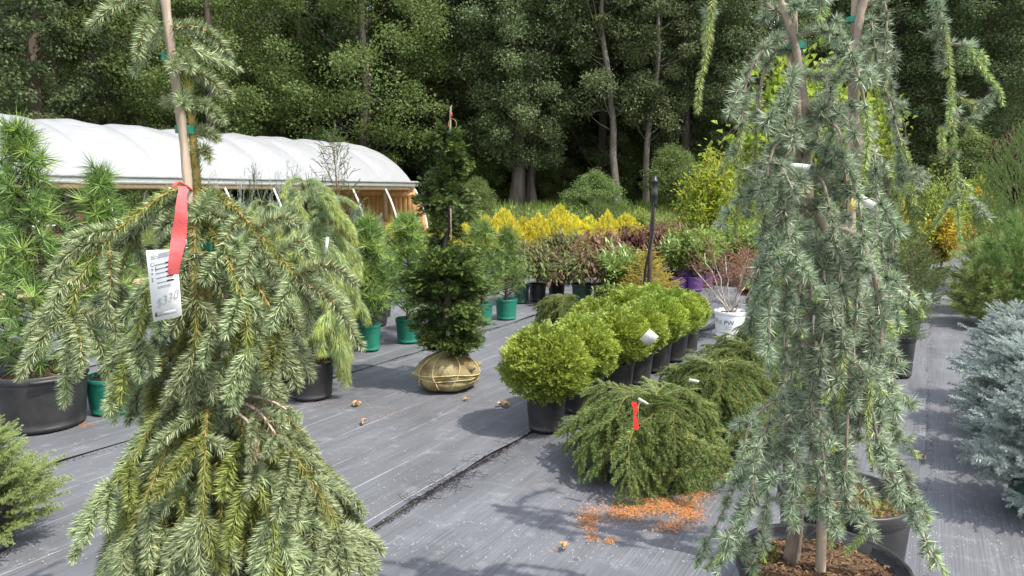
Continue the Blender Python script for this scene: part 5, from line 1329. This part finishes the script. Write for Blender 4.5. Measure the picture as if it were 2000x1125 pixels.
# the hands of shoots at the ends of the two long shoulder limbs
for i, (P, n_) in enumerate((
        ([L3(140, 610, -.22), L3(90, 650, -.26), L3(38, 735, -.28)], 560), ([L3(142, 620, -.22), L3(132, 700, -.25), L3(126, 788, -.25)], 560), ([L3(145, 610, -.22), L3(190, 660, -.2), L3(216, 748, -.2)], 560), ([L3(142, 612, -.22), L3(158, 670, -.28), L3(158, 715, -.3)], 400), ([L3(140, 600, -.22), L3(95, 610, -.24), L3(55, 655, -.25)], 420), ([L3(150, 610, -.22), L3(215, 625, -.2), L3(235, 690, -.2)], 420),
        ([L3(205, 475, -.18), L3(150, 485, -.22), L3(95, 540, -.24)], 520), ([L3(230, 445, -.15), L3(180, 455, -.2), L3(132, 470, -.22)], 420), ([L3(215, 490, -.18), L3(216, 560, -.22), L3(205, 625, -.22)], 460), ([L3(170, 530, -.2), L3(120, 560, -.24), L3(100, 615, -.26)], 420),
        ([L3(575, 540, -.20), L3(640, 518, -.22), L3(692, 552, -.22)], 480), ([L3(578, 542, -.20), L3(650, 590, -.24), L3(704, 676, -.26)], 680), ([L3(574, 545, -.20), L3(550, 590, -.23), L3(528, 642, -.24)], 460), ([L3(576, 545, -.20), L3(605, 600, -.18), L3(600, 650, -.18)], 420),
        ([L3(540, 495, -.18), L3(590, 470, -.16), L3(600, 500, -.16)], 260), ([L3(500, 450, -.14), L3(545, 425, -.14), L3(590, 440, -.14)], 360), ([L3(470, 420, -.1), L3(440, 470, -.15), L3(445, 530, -.16)], 420), ([L3(510, 465, -.15), L3(480, 520, -.2), L3(470, 580, -.2)], 440))):
    stwig(P, 1500 + i, n_)
# waist and skirt
r = np.random.default_rng(950)
for i in range(15):
    a = i * 2.399; z0 = np.interp(i, [0, 14], [L3(0, 600)[2], L3(0, 740)[2]]); q = r.uniform(.08, .16); b = np.array([np.interp(z0, TP[:, 2], TP[:, 0]), np.interp(z0, TP[:, 2], TP[:, 1]), z0]); o = np.array([math.cos(a), math.sin(a), 0])
    sbranch([b, b + o * q * .6 + UP * .01, b + o * q - UP * .08, b + o * q * 1.1 - UP * .2], 960 + i, (.11, .18), .09, .12, .3, droop=.4)
for i in range(36):
    a = i * 2.399 + .5; f = i / 36; z0 = np.interp(f, [0, 1], [L3(0, 735)[2], L3(0, 1010)[2]]); q = r.uniform(.20, .34) * (1.0 + .12 * f); dr = r.uniform(.22, .42)
    b = np.array([np.interp(z0, TP[:, 2], TP[:, 0]), np.interp(z0, TP[:, 2], TP[:, 1]), z0]); o = np.array([math.cos(a), math.sin(a), 0])
    old = r.uniform() < .4
    sbranch([b, b + o * q * .35 + UP * .0, b + o * q * .75 - UP * dr * .4, b + o * q - UP * dr * .85, b + o * q * 1.05 - UP * dr * 1.2], 980 + i, (.14, .24), .13, .12, .4, droop=.32, spread=1.0)
for i, P in enumerate(([L3(400, 745), L3(480, 790, -.12), L3(560, 870, -.2), L3(620, 960, -.25), L3(660, 1030, -.27)], [L3(400, 740), L3(320, 800, -.14), L3(265, 890, -.22), L3(225, 940, -.25)], [L3(410, 740), L3(405, 800, -.2), L3(400, 900, -.3), L3(395, 1010, -.33)], [L3(410, 760), L3(470, 830, -.2), L3(500, 930, -.28), L3(540, 1040, -.3)], [L3(405, 760), L3(340, 850, -.2), L3(290, 960, -.28), L3(250, 1060, -.3)])):
    sbranch(P, 1040 + i, (.12, .22), .09, .12, .6, droop=.35, spread=1.0)
# a few dead brown limbs at the waist
for i, P in enumerate(([L3(430, 770, -.1), L3(500, 800, -.25), L3(540, 850, -.3)], [L3(420, 780, -.12), L3(490, 830, -.27), L3(500, 900, -.3)], [L3(430, 760, -.1), L3(520, 780, -.2), L3(560, 800, -.24)])):
    sbranch(P, 1060 + i, (.05, .09), .07, .3, 0, dens=500, end=False, stem=(.005, .0025), mats=(4, 3))
# price tag and ribbon
def panel(name, corners, mat, thick=.0006, parent=None):
    c = np.array(corners); n = norm(np.cross(c[1] - c[0], c[3] - c[0])); v = np.concatenate([c, c + n * thick]); mb = MB()
    mb.add(v, [[0, 1, 2, 3], [7, 6, 5, 4], [0, 4, 5, 1], [1, 5, 6, 2], [2, 6, 7, 3], [3, 7, 4, 0]]); return link(name, mb.mesh(name, [mat]), parent)
TD = -.30
c00, c10, c11, c01 = S3(300, 629, TD), S3(356, 616, TD - .01), S3(345, 486, TD), S3(285, 489, TD + .01)
tg = thing('price_tag', 'white printed price tag hanging in the weeping spruce, 330 written on it', 'tag', c00)
C = [q - c00 for q in (c00, c10, c11, c01)]
panel('card', C, M['tag_white'], .0008, tg)
ex = C[1] - C[0]; ey = C[3] - C[0]; nn = norm(np.cross(ex, ey)); nn = nn if nn @ FORWARD < 0 else -nn
def tq(u, v, du, dv, mat, name='print_line'):
    p = [C[0] + ex * (u + a) + ey * (v + b) + nn * .0014 for a, b in ((0, 0), (du, 0), (du, dv), (0, dv))]; panel(name, p, M[mat], .0003, tg)
for k, v_ in enumerate((.76, .70, .64, .575, .51)):
    tq(.26, v_, .36, .013, 'ink_grey'); tq(.62, v_ - .004, .26, .022, 'ink')
for k in range(3): tq(.14, .90 - k * .022, .7, .008, 'ink_grey')
for k in range(2): tq(.26, .46 - k * .02, .6, .007, 'ink_grey')
tq(.08, .06, .74, .05, 'ink_grey', 'print_bar'); tq(.10, .06, .06, .06, 'ink', 'print_bar')
def text_flat(txt, size, org, xd, yd, mat, name, parent):
    c = bpy.data.curves.new('text', 'FONT'); c.body = txt; c.size = size; c.resolution_u = 2; o = bpy.data.objects.new('text', c); COL.objects.link(o); bpy.context.view_layer.update()
    me = bpy.data.meshes.new_from_object(o); bpy.data.objects.remove(o); n = len(me.vertices); co = np.zeros(n * 3); me.vertices.foreach_get('co', co); co = co.reshape(-1, 3)
    me.vertices.foreach_set('co', (org + co[:, :1] * xd + co[:, 1:2] * yd + .0 * co[:, 2:]).astype(np.float32).ravel()); me.update(); me.materials.clear(); me.materials.append(M[mat]); return link(name, me, parent)
ux, uy = norm(ex), norm(ey)
text_flat('$330', .034, C[0] + ex * .12 + ey * .17 + nn * .002, norm(ux + uy * .22), norm(uy + ux * .25), 'ink_grey', 'handwritten_price', tg)
for k, ch in enumerate(('O', '+1', '*', 'I')): text_flat(ch, .016, C[0] + ex * .1 + ey * (.75 - k * .068) + nn * .002, ux, uy, 'ink', 'print_symbol', tg)
rb = thing('red_ribbon', 'pinkish red ribbon hanging from the weeping spruce above the price tag', 'ribbon', S3(350, 370, -.3))
o0 = S3(350, 370, -.3); mb = MB()
pth = [(341, 364, 8, -.28), (352, 366, 9, -.31), (355, 385, 9, -.33), (356, 420, 10, -.335), (350, 455, 11, -.335), (345, 490, 11, -.34), (339, 536, 10, -.335)]
cp = smooth_path([S3(x_, y_, d_) - o0 for x_, y_, w_, d_ in pth], 26) + FORWARD[None] * (.006 * np.sin(np.linspace(0, 11, 26)))[:, None]; ww = np.interp(np.linspace(0, 6, 26), range(7), [w_ for _, _, w_, _ in pth]) / 700
V = np.stack([cp - RIGHT * ww[:, None] + FORWARD * .010 * np.sin(np.linspace(0, 7, 26))[:, None], cp + RIGHT * ww[:, None]], 1).reshape(-1, 3)
V = np.concatenate([V, V + FORWARD * .0006]); F_ = [[2 * i, 2 * i + 1, 2 * i + 3, 2 * i + 2] for i in range(25)]
mb.add(V, F_ + [[q + 52 for q in reversed(f_)] for f_ in F_]); link('band', mb.mesh('band', [M['ribbon_red']], True), rb)
mb = MB(); tube(mb, smooth_path([S3(340, 362, -.28) - o0, S3(348, 356, -.2) - o0, S3(362, 362, -.1) - o0, S3(375, 372, -.02) - o0], 10), .004, 0, 5); link('knot', mb.mesh('knot', [M['ribbon_red']], True), rb)

# ------------------------------------------------------------------ foreground: weeping blue cedars
def rosette(seed, n, mats=0):
    r = np.random.default_rng(seed); th = np.radians(r.uniform(12, 80, n)); a = np.arange(n) * 2.399
    d = np.stack([np.sin(th) * np.cos(a), np.sin(th) * np.sin(a), np.cos(th)], 1); v, f = needles(np.zeros((n, 3)), d, r.uniform(.7, 1.1, n), .082, r); return [(v, f, mats)]
ROS = [rosette(1100 + i, 30) for i in range(5)]
CM = [M['cedar'], M['cedar_young'], M['bark_cedar'], M['twig_olive']]
def strand(parent, P, seed, young=.18, step=.0095, nl=.027, rad=(.006, .002), side=0, sl=(.06, .16), n=40, name='branch', bare=0.0):
    """a hanging cedar limb set with needle rosettes, side shoots, and a loose-needled young tip"""
    r = np.random.default_rng(seed); mb = MB()
    def clothe(P, young, rad, bare=0.0):
        Lp = plen(P); k = max(2, int(Lp * (1 - young - bare) / step))
        m_ = np.linspace(rad[0], rad[1], len(P)); cut = min(max(2, int(len(P) * (1 - young))), len(P) - 1 if young <= 0 else len(P) - 3); tube(mb, P[:cut + 1], m_[:cut + 1], 2, 5, False)
        if young > 0 and cut < len(P) - 1: tube(mb, P[cut:], m_[cut:] * .8, 3, 4, False)
        s = np.sort(r.uniform(bare, 1 - young, k)) * Lp; pts, tan = along(P, s); d = norm(np.cross(tan, r.normal(size=tan.shape)) + 1e-6); d = norm(d + tan * .35 + UP * .12)
        S = nl * r.uniform(.75, 1.15, k); Rm = frames(d, None, r)
        for q in range(5):
            sel = np.arange(k) % 5 == q
            if sel.any(): mb.inst(ROS[q], Rm[sel], (pts + d * .002)[sel], S[sel])
        if young > 0:
            n_ = int(Lp * young * 2100) + 12; s = r.uniform(1 - young - .02, 1, n_) * Lp; pts, tan = along(P, s); a = r.uniform(0, 6.28, n_); Fm = frames(tan, UP); rd = Fm[:, :, 0] * np.cos(a)[:, None] + Fm[:, :, 1] * np.sin(a)[:, None]
            v, f = needles(pts, norm(tan * .6 + rd * .8), nl * .66 * (1.15 - .4 * (s / Lp)), .0026, r); mb.add(v, f, 1)
    P = smooth_path(P, n); P = P + np.stack([np.sin(np.linspace(0, 9, n) + seed), np.cos(np.linspace(0, 7, n) + seed), 0 * np.linspace(0, 1, n)], 1) * .004
    clothe(P, young, rad, bare)
    for i in range(side):
        p0, t0 = along(P, np.array([r.uniform(.15, .92) * plen(P)])); d = norm(np.cross(t0[0], r.normal(size=3))); L = r.uniform(*sl)
        clothe(smooth_path([p0[0], p0[0] + (d * .7 + t0[0] * .3) * L * .5 + UP * .01, p0[0] + d * L * .75 + t0[0] * L * .2 - UP * L * .45], 9), young + .1 if r.uniform() < .6 else 0.0, (rad[1] * 1.2, .001))
    return link(name, mb.mesh('cedar_branch', CM), parent)
CD = 2.12
def make_cedar(label, px, pyb, cd, potr, poth):
    b = D(px, pyb, cd); root = np.array([b[0], b[1], CLOTH_Z])
    return thing('weeping_cedar', label, 'cedar', root), root
# front cedar
fc, fr_ = make_cedar('front weeping blue cedar on a stake in a wide black pot', 1606, 1085, 2.14, .27, .36)
def C3(px, py, dz=0.0): return D(px, py, CD + dz) - fr_
pot(fc, .262, .36, 'pot_black', 'big', rz=1.2)
mb = MB(); r = np.random.default_rng(1150); n = 160; q = np.sqrt(r.uniform(0, 1, n)) * .07; a = r.uniform(0, 6.28, n); v, f = needles(np.stack([q * np.cos(a) - .2, q * np.sin(a) + .03, np.full(n, .315)], 1), r.normal(0, .5, (n, 3)) + UP, .02, .006, r); mb.add(v, f); link('moss', mb.mesh('moss', [M['moss']]), fc, 'stuff')
mb = MB(); tube(mb, [[.0, .0, .2], C3(1606, 1000, .04), C3(1585, 760, .02), C3(1568, 480, .02), C3(1552, 200, .02), C3(1545, 12, .02)], .0165, 0, 9); link('stake', mb.mesh('stake', [M['stake_wood']], True), fc)
TRK = smooth_path([[-.10, .05, .28], C3(1556, 1010, .10), C3(1548, 940, .07), C3(1545, 860, .04), C3(1552, 800, .02), C3(1590, 730, -.03), C3(1606, 620, -.02), C3(1600, 530, -.02), C3(1612, 450, -.03), C3(1582, 395, -.02), C3(1578, 310, .0), C3(1572, 200, -.02), C3(1558, 110, -.02), C3(1535, 30, -.02), C3(1510, -40, -.02)], 60)
mb = MB(); tube(mb, TRK, np.interp(np.linspace(0, 1, 60), [0, .15, .35, .6, 1], [.024, .026, .020, .014, .008]) * np.random.default_rng(5).uniform(.86, 1.16, 60), 0, 10); link('trunk', mb.mesh('trunk', [M['bark_cedar']], True), fc)
tie(fc, 0, C3(1568, 762, -.01), norm(UP + RIGHT * .25), .03, .048, tail=RIGHT * .02 - UP * .01)
tie(fc, 0, C3(1556, 90, -.005), UP, .018, .026)
tie(fc, 0, C3(1576, 342, .0), UP, .018, .03)
CE = [  # traced limbs: points, side shoots
    ([(1560, 68, 0), (1500, 85, -.05), (1462, 150, -.08), (1450, 260, -.09), (1438, 400, -.09), (1428, 470, -.09)], 9, .45),
    ([(1560, 66, 0), (1620, 62, -.04), (1660, 90, -.07), (1680, 160, -.08), (1692, 260, -.08), (1690, 330, -.08)], 8, .35),
    ([(1548, 95, 0), (1510, 110, .06), (1480, 200, .08), (1470, 330, .08), (1465, 420, .08)], 8, .45),
    ([(1565, 140, 0), (1545, 150, -.08), (1535, 220, -.1), (1545, 300, -.1)], 6, .1),
    ([(1570, 150, 0), (1600, 150, -.06), (1622, 200, -.09), (1625, 290, -.1)], 6, .1),
    ([(1575, 215, 0), (1600, 230, -.08), (1640, 260, -.12), (1655, 350, -.13), (1650, 430, -.13)], 8, .0),
    ([(1575, 250, 0), (1540, 255, -.06), (1500, 300, -.1), (1490, 390, -.11), (1485, 470, -.11)], 9, .0),
    ([(1578, 260, 0), (1560, 270, -.1), (1530, 330, -.14), (1520, 430, -.15), (1515, 520, -.15)], 8, .0),
    ([(1578, 280, 0), (1620, 290, -.1), (1660, 340, -.15), (1680, 430, -.16), (1690, 520, -.16)], 9, .0),
    ([(1585, 400, 0), (1540, 410, -.07), (1500, 460, -.12), (1490, 560, -.13), (1505, 660, -.13), (1510, 740, -.13)], 9, .0),
    ([(1590, 420, 0), (1530, 430, .04), (1490, 500, .06), (1474, 580, .06), (1468, 660, .06)], 10, .05),
    ([(1612, 455, 0), (1655, 450, -.06), (1695, 500, -.09), (1718, 600, -.1), (1722, 740, -.1), (1718, 860, -.1), (1700, 920, -.1)], 14, .08),
    ([(1612, 460, 0), (1630, 480, -.12), (1632, 600, -.15), (1630, 740, -.16), (1632, 860, -.16), (1628, 960, -.16)], 14, .0),
    ([(1600, 470, 0), (1580, 480, -.1), (1565, 560, -.14), (1562, 640, -.14), (1560, 720, -.14)], 9, .0),
    ([(1606, 520, 0), (1660, 540, -.08), (1680, 640, -.12), (1678, 760, -.12), (1680, 860, -.12)], 12, .0),
    ([(1604, 560, 0), (1640, 600, .08), (1700, 640, .1), (1735, 720, .1), (1745, 820, .1), (1750, 900, .1)], 12, .1),
    ([(1604, 600, 0), (1620, 640, -.13), (1655, 720, -.18), (1652, 840, -.19), (1655, 960, -.19), (1645, 1040, -.19)], 12, .05),
    ([(1605, 640, 0), (1640, 700, -.08), (1690, 770, -.12), (1715, 870, -.13), (1760, 960, -.14), (1800, 1040, -.15), (1845, 1120, -.15)], 14, .06),
    ([(1600, 690, 0), (1650, 760, -.02), (1720, 850, -.05), (1770, 930, -.06), (1800, 1010, -.06), (1815, 1110, -.06)], 12, .06),
    ([(1590, 730, 0), (1540, 770, -.06), (1490, 800, -.1), (1455, 850, -.12), (1450, 920, -.12)], 10, .04),
    ([(1555, 800, 0), (1500, 830, -.1), (1480, 900, -.14), (1465, 980, -.15), (1440, 1040, -.15), (1400, 1100, -.15)], 11, .06),
    ([(1550, 850, 0), (1520, 880, -.1), (1500, 950, -.14), (1490, 1020, -.15), (1495, 1090, -.15)], 9, .04),
    ([(1556, 830, 0), (1530, 860, .08), (1490, 920, .1), (1450, 990, .1), (1420, 1060, .1), (1380, 1110, .1)], 11, .06),
    ([(1550, 780, 0), (1580, 830, -.12), (1600, 920, -.16), (1595, 1020, -.17)], 8, .0),
    ([(1606, 650, 0), (1585, 690, -.12), (1588, 800, -.16), (1580, 900, -.17)], 8, .0),
    ([(1630, 840, -.02), (1640, 900, -.16), (1660, 980, -.2), (1690, 1030, -.22), (1650, 1080, -.22)], 6, .2),
    ([(1575, 230, 0), (1590, 240, .1), (1620, 330, .14), (1630, 430, .15), (1632, 520, .15)], 8, .0),
    ([(1575, 300, 0), (1540, 310, .08), (1515, 400, .12), (1530, 500, .13), (1540, 600, .13)], 8, .0),
    ([(1600, 480, 0), (1560, 500, .08), (1530, 580, .12), (1535, 700, .13), (1530, 790, .13)], 9, .0),
    ([(1605, 520, 0), (1660, 530, .1), (1690, 600, .14), (1700, 720, .15), (1700, 830, .15)], 9, .0),
    ([(1612, 500, 0), (1600, 560, .12), (1650, 640, .15), (1660, 740, .16), (1660, 850, .16), (1665, 940, .16)], 9, .0),
    ([(1608, 560, 0), (1580, 620, -.08), (1550, 680, -.12), (1540, 760, -.13)], 7, .0),
    ([(1610, 470, 0), (1640, 520, -.14), (1648, 620, -.18), (1642, 720, -.19), (1640, 800, -.19)], 8, .3),
    ([(1604, 480, 0), (1560, 520, -.12), (1530, 600, -.16), (1535, 700, -.17)], 8, .0),
    ([(1606, 500, 0), (1612, 540, -.15), (1606, 640, -.18), (1604, 720, -.18)], 7, .0),
    ([(1606, 560, 0), (1680, 590, -.12), (1702, 690, -.16), (1698, 800, -.17), (1700, 900, -.17)], 10, .35),
    ([(1575, 330, 0), (1600, 350, -.12), (1625, 420, -.15), (1635, 500, -.16)], 7, .0),
    ([(1575, 330, 0), (1550, 350, -.12), (1535, 420, -.15), (1545, 500, -.16)], 7, .0),
    ([(1590, 740, 0), (1600, 800, -.16), (1612, 900, -.2), (1618, 1000, -.2), (1622, 1070, -.2)], 7, .1),
    ([(1570, 800, 0), (1562, 850, -.14), (1550, 930, -.18), (1540, 1010, -.18)], 7, .0),
    ([(1550, 850, 0), (1490, 890, 0), (1430, 960, -.02), (1390, 1040, -.03), (1362, 1110, -.03)], 9, .06),
    ([(1545, 870, 0), (1500, 920, -.05), (1460, 1000, -.07), (1425, 1090, -.07)], 9, .05),
    ([(1610, 690, 0), (1690, 790, .05), (1722, 880, .05), (1738, 960, .06)], 8, .1),
    ([(1612, 460, 0), (1660, 480, -.13), (1675, 580, -.16), (1670, 690, -.17), (1672, 790, -.17)], 8, .05),
    ([(1600, 440, 0), (1540, 460, -.14), (1515, 540, -.18), (1500, 640, -.19), (1495, 700, -.19)], 8, .0),
    ([(1575, 240, 0), (1545, 250, -.12), (1510, 300, -.15), (1490, 380, -.16), (1480, 440, -.16)], 7, .1),
    ([(1540, 30, 0), (1500, 10, .02), (1450, -60, .0), (1410, -70, -.02), (1390, -10, -.03), (1380, 90, -.03), (1368, 160, -.03), (1366, 220, -.03)], 6, .55),
    ([(1535, 30, 0), (1560, 5, -.05), (1600, -10, -.07), (1605, 40, -.07)], 4, .1),
    ([(1545, 60, 0), (1530, 20, .05), (1500, 30, .06), (1490, 60, .06)], 4, .1),
]
for i, (P, sd, yg) in enumerate(CE):
    strand(fc, [C3(*q) for q in P], 1200 + i, yg, side=int(sd * .4), n=40, rad=(.0075, .0022) if len(P) > 5 else (.0055, .002), nl=.036 * (1 + .12 * math.sin(i * 2.6)), step=.0098 * (1 + .15 * math.sin(i * 1.7)))
# thick pale limb seen arching on the right
mb = MB(); tube(mb, smooth_path([C3(1612, 456, -.01), C3(1650, 450, -.06), C3(1690, 490, -.09), C3(1715, 580, -.1), C3(1722, 700, -.1)], 24), np.linspace(.010, .006, 24), 0, 7); link('limb', mb.mesh('limb', [M['bark_cedar']], True), fc)
def cardtag(name, label, cen, xd, yd, w, h, mat='tag_white', lines=0, bend=.0):
    t = thing(name, label, 'tag', cen); c = [(-xd * w - yd * h) / 2, (xd * w - yd * h) / 2, (xd * w + yd * h) / 2, (-xd * w + yd * h) / 2]; panel('card', c, M[mat], .0008, t)
    nn = norm(np.cross(xd, yd)); nn = nn if nn @ FORWARD < 0 else -nn
    for k in range(lines):
        y0 = (k + .7) / (lines + .6) - .5; p = [xd * (-.4 * w) + yd * (y0 * h) + nn * .0016, xd * (.4 * w) + yd * (y0 * h) + nn * .0016, xd * (.4 * w) + yd * (y0 * h + h * .028) + nn * .0016, xd * (-.4 * w) + yd * (y0 * h + h * .028) + nn * .0016]; panel('print_line', p, M['ink_grey'], .0003, t)
    return t
V2 = lambda ang: (RIGHT * math.cos(math.radians(ang)) + UP * math.sin(math.radians(ang)), RIGHT * -math.sin(math.radians(ang)) + UP * math.cos(math.radians(ang)) - FORWARD * .3)
def T2(px, py, d, ang, w, h, label, **k): x_, y_ = V2(ang); return cardtag('plant_tag', label, D(px, py, d), norm(x_), norm(y_), w, h, **k)
T2(1560, 329, 2.03, -5, .06, .028, 'white tag wrapped round the front cedar stem')
T2(1690, 393, 2.1, -32, .06, .022, 'long white tag sticking out right of the front cedar', lines=2)
T2(1665, 398, 2.35, 80, .04, .016, 'small yellow tag inside the rear cedar', mat='yellow_tag')

# rear cedar
rc, rr_ = make_cedar('rear weeping blue cedar on a stake behind the front one', 1648, 975, 2.62, .25, .38)
pot(rc, .24, .38, 'pot_black', 'big', rz=.4)
def R3(px, py, dz=0.0): return D(px, py, 2.62 + dz) - rr_
mb = MB(); r = np.random.default_rng(1300); n = 700; q = np.sqrt(r.uniform(0, 1, n)) * .2; a = r.uniform(0, 6.28, n); v, f = needles(np.stack([q * np.cos(a), q * np.sin(a), np.full(n, .33)], 1), r.normal(0, .5, (n, 3)) + UP, .022, .006, r); mb.add(v, f); link('moss', mb.mesh('moss', [M['moss']]), rc, 'stuff')
mb = MB(); tube(mb, [[.02, .0, .2], R3(1652, 800), R3(1662, 400), R3(1668, 150), R3(1676, -60)], .018, 0, 9); link('stake', mb.mesh('stake', [M['stake_wood']], True), rc)
RT = smooth_path([[-.02, 0, .3], R3(1640, 800, .03), R3(1672, 600, -.02), R3(1655, 420, .03), R3(1678, 300, -.02), R3(1665, 200, .02), R3(1672, 100, -.03), R3(1685, 10, -.03), R3(1720, -60, -.03), R3(1790, -80, -.03)], 50)
mb = MB(); tube(mb, RT, np.linspace(.024, .010, 50) * np.random.default_rng(6).uniform(.86, 1.16, 50), 0, 10); link('trunk', mb.mesh('trunk', [M['bark_cedar']], True), rc)
tie(rc, 0, R3(1670, 38), UP, .018, .032)
RE = [
    ([(1680, 20, 0), (1720, 0, -.03), (1732, 60, -.05), (1728, 130, -.06), (1722, 180, -.06)], 5, .1),
    ([(1675, 60, 0), (1700, 40, -.05), (1712, 100, -.06), (1716, 170, -.07)], 5, .0),
    ([(1675, 100, 0), (1720, 100, .02), (1740, 160, .02), (1755, 280, .02), (1760, 380, .02), (1745, 430, .02)], 9, .15),
    ([(1672, 120, 0), (1690, 110, -.05), (1732, 180, -.06), (1752, 260, -.07), (1780, 340, -.07), (1788, 400, -.07)], 8, .35),
    ([(1668, 200, 0), (1690, 210, -.08), (1705, 300, -.1), (1712, 420, -.1), (1716, 520, -.1)], 9, .1),
    ([(1668, 160, 0), (1640, 140, -.04), (1625, 180, -.05), (1640, 240, -.06)], 5, .0),
    ([(1668, 210, 0), (1648, 210, -.06), (1640, 280, -.07), (1655, 340, -.08)], 5, .0),
    ([(1672, 90, 0), (1645, 60, .0), (1632, 40, .0), (1636, 90, 0)], 4, .0),
    ([(1672, 300, 0), (1720, 320, .05), (1738, 400, .06), (1742, 500, .06), (1730, 560, .06)], 9, .15),
    ([(1668, 400, 0), (1710, 420, .1), (1730, 520, .12), (1740, 640, .12), (1745, 720, .12)], 9, .05),
    ([(1668, 560, 0), (1700, 570, .02), (1760, 560, .04), (1790, 590, .05), (1806, 620, .05)], 6, .3),
    ([(1668, 600, 0), (1710, 640, .05), (1730, 740, .06), (1738, 840, .06)], 8, .0),
    ([(1668, 620, 0), (1640, 660, .05), (1620, 760, .06), (1615, 860, .06)], 8, .0),
    ([(1790, -80, -.03), (1815, -30, -.04), (1842, 60, -.05), (1852, 110, -.05), (1862, 200, -.05), (1866, 320, -.05), (1868, 400, -.05), (1872, 470, -.05)], 4, .75),
    ([(1852, 85, -.05), (1890, 95, -.05), (1925, 140, -.06), (1945, 170, -.06), (1958, 205, -.06)], 3, .8),
    ([(1852, 85, -.05), (1835, 60, -.05), (1815, 70, -.04), (1795, 60, -.03)], 3, .0),
    ([(1865, 185, -.05), (1890, 200, -.06), (1905, 214, -.06)], 1, .8), ([(1866, 235, -.05), (1895, 250, -.05), (1915, 266, -.05)], 1, .8),
    ([(1866, 240, -.05), (1850, 250, -.06), (1835, 275, -.06)], 1, .8), ([(1868, 300, -.05), (1850, 300, -.05), (1838, 316, -.05)], 1, .8),
    ([(1868, 350, -.05), (1885, 360, -.05), (1896, 375, -.05)], 1, .8),
    ([(1680, 30, 0), (1740, -40, .1), (1795, -60, .15), (1812, -20, .15)], 4, .2),
]
for i, (P, sd, yg) in enumerate(RE):
    strand(rc, [R3(*q) for q in P], 1400 + i, yg, side=int(sd * .4) if yg < .7 else sd, n=32, rad=(.006, .002), nl=.035, step=.0105, sl=(.05, .13))
T2(1760, 573, 3.6, -22, .06, .022, 'white tag on the plant right of the rear cedar')
T2(1768, 560, 4.4, -15, .05, .02, 'red and white tag beside the right path', mat='tag_white')
# tags and ribbon in the middle of the scene
T2(1268, 660, 4.95, -38, .085, .105, 'white label hanging on the round shrub row', lines=6)
T2(1355, 744, 4.1, -12, .06, .022, 'white tag on top of the second drooping spruce')
T2(1256, 784, 3.35, -32, .055, .014, 'white tag behind the red ribbon on the nearest drooping spruce')
T2(638, 478, 5.1, 82, .11, .022, 'pale tag hanging inside the weeping white pine')
T2(1967, 682, 4.3, 40, .05, .03, 'white tag in the silvery blue spruce')
T2(1072, 612, 7.4, 40, .06, .03, 'white tag on the small drooping spruce behind the round shrubs')
o0 = D(1241, 788, 3.28); rb = thing('scarlet_ribbon', 'bright red ribbon tied on the nearest drooping spruce', 'ribbon', o0)
pth = [(1238, 786, .012), (1242, 800, .012), (1240, 812, .005), (1242, 824, .012), (1243, 840, .012)]
cp = smooth_path([D(x_, y_, 3.27) - o0 for x_, y_, _ in pth], 16); ww = np.interp(np.linspace(0, 4, 16), range(5), [q[2] for q in pth])
V = np.stack([cp - RIGHT * ww[:, None], cp + RIGHT * ww[:, None] + FORWARD * .006], 1).reshape(-1, 3); F_ = [[2 * i, 2 * i + 1, 2 * i + 3, 2 * i + 2] for i in range(15)]
mb = MB(); mb.add(np.concatenate([V, V + FORWARD * .0006]), F_ + [[q + 32 for q in reversed(f_)] for f_ in F_]); link('band', mb.mesh('band', [M['ribbon_scarlet']], True), rb)
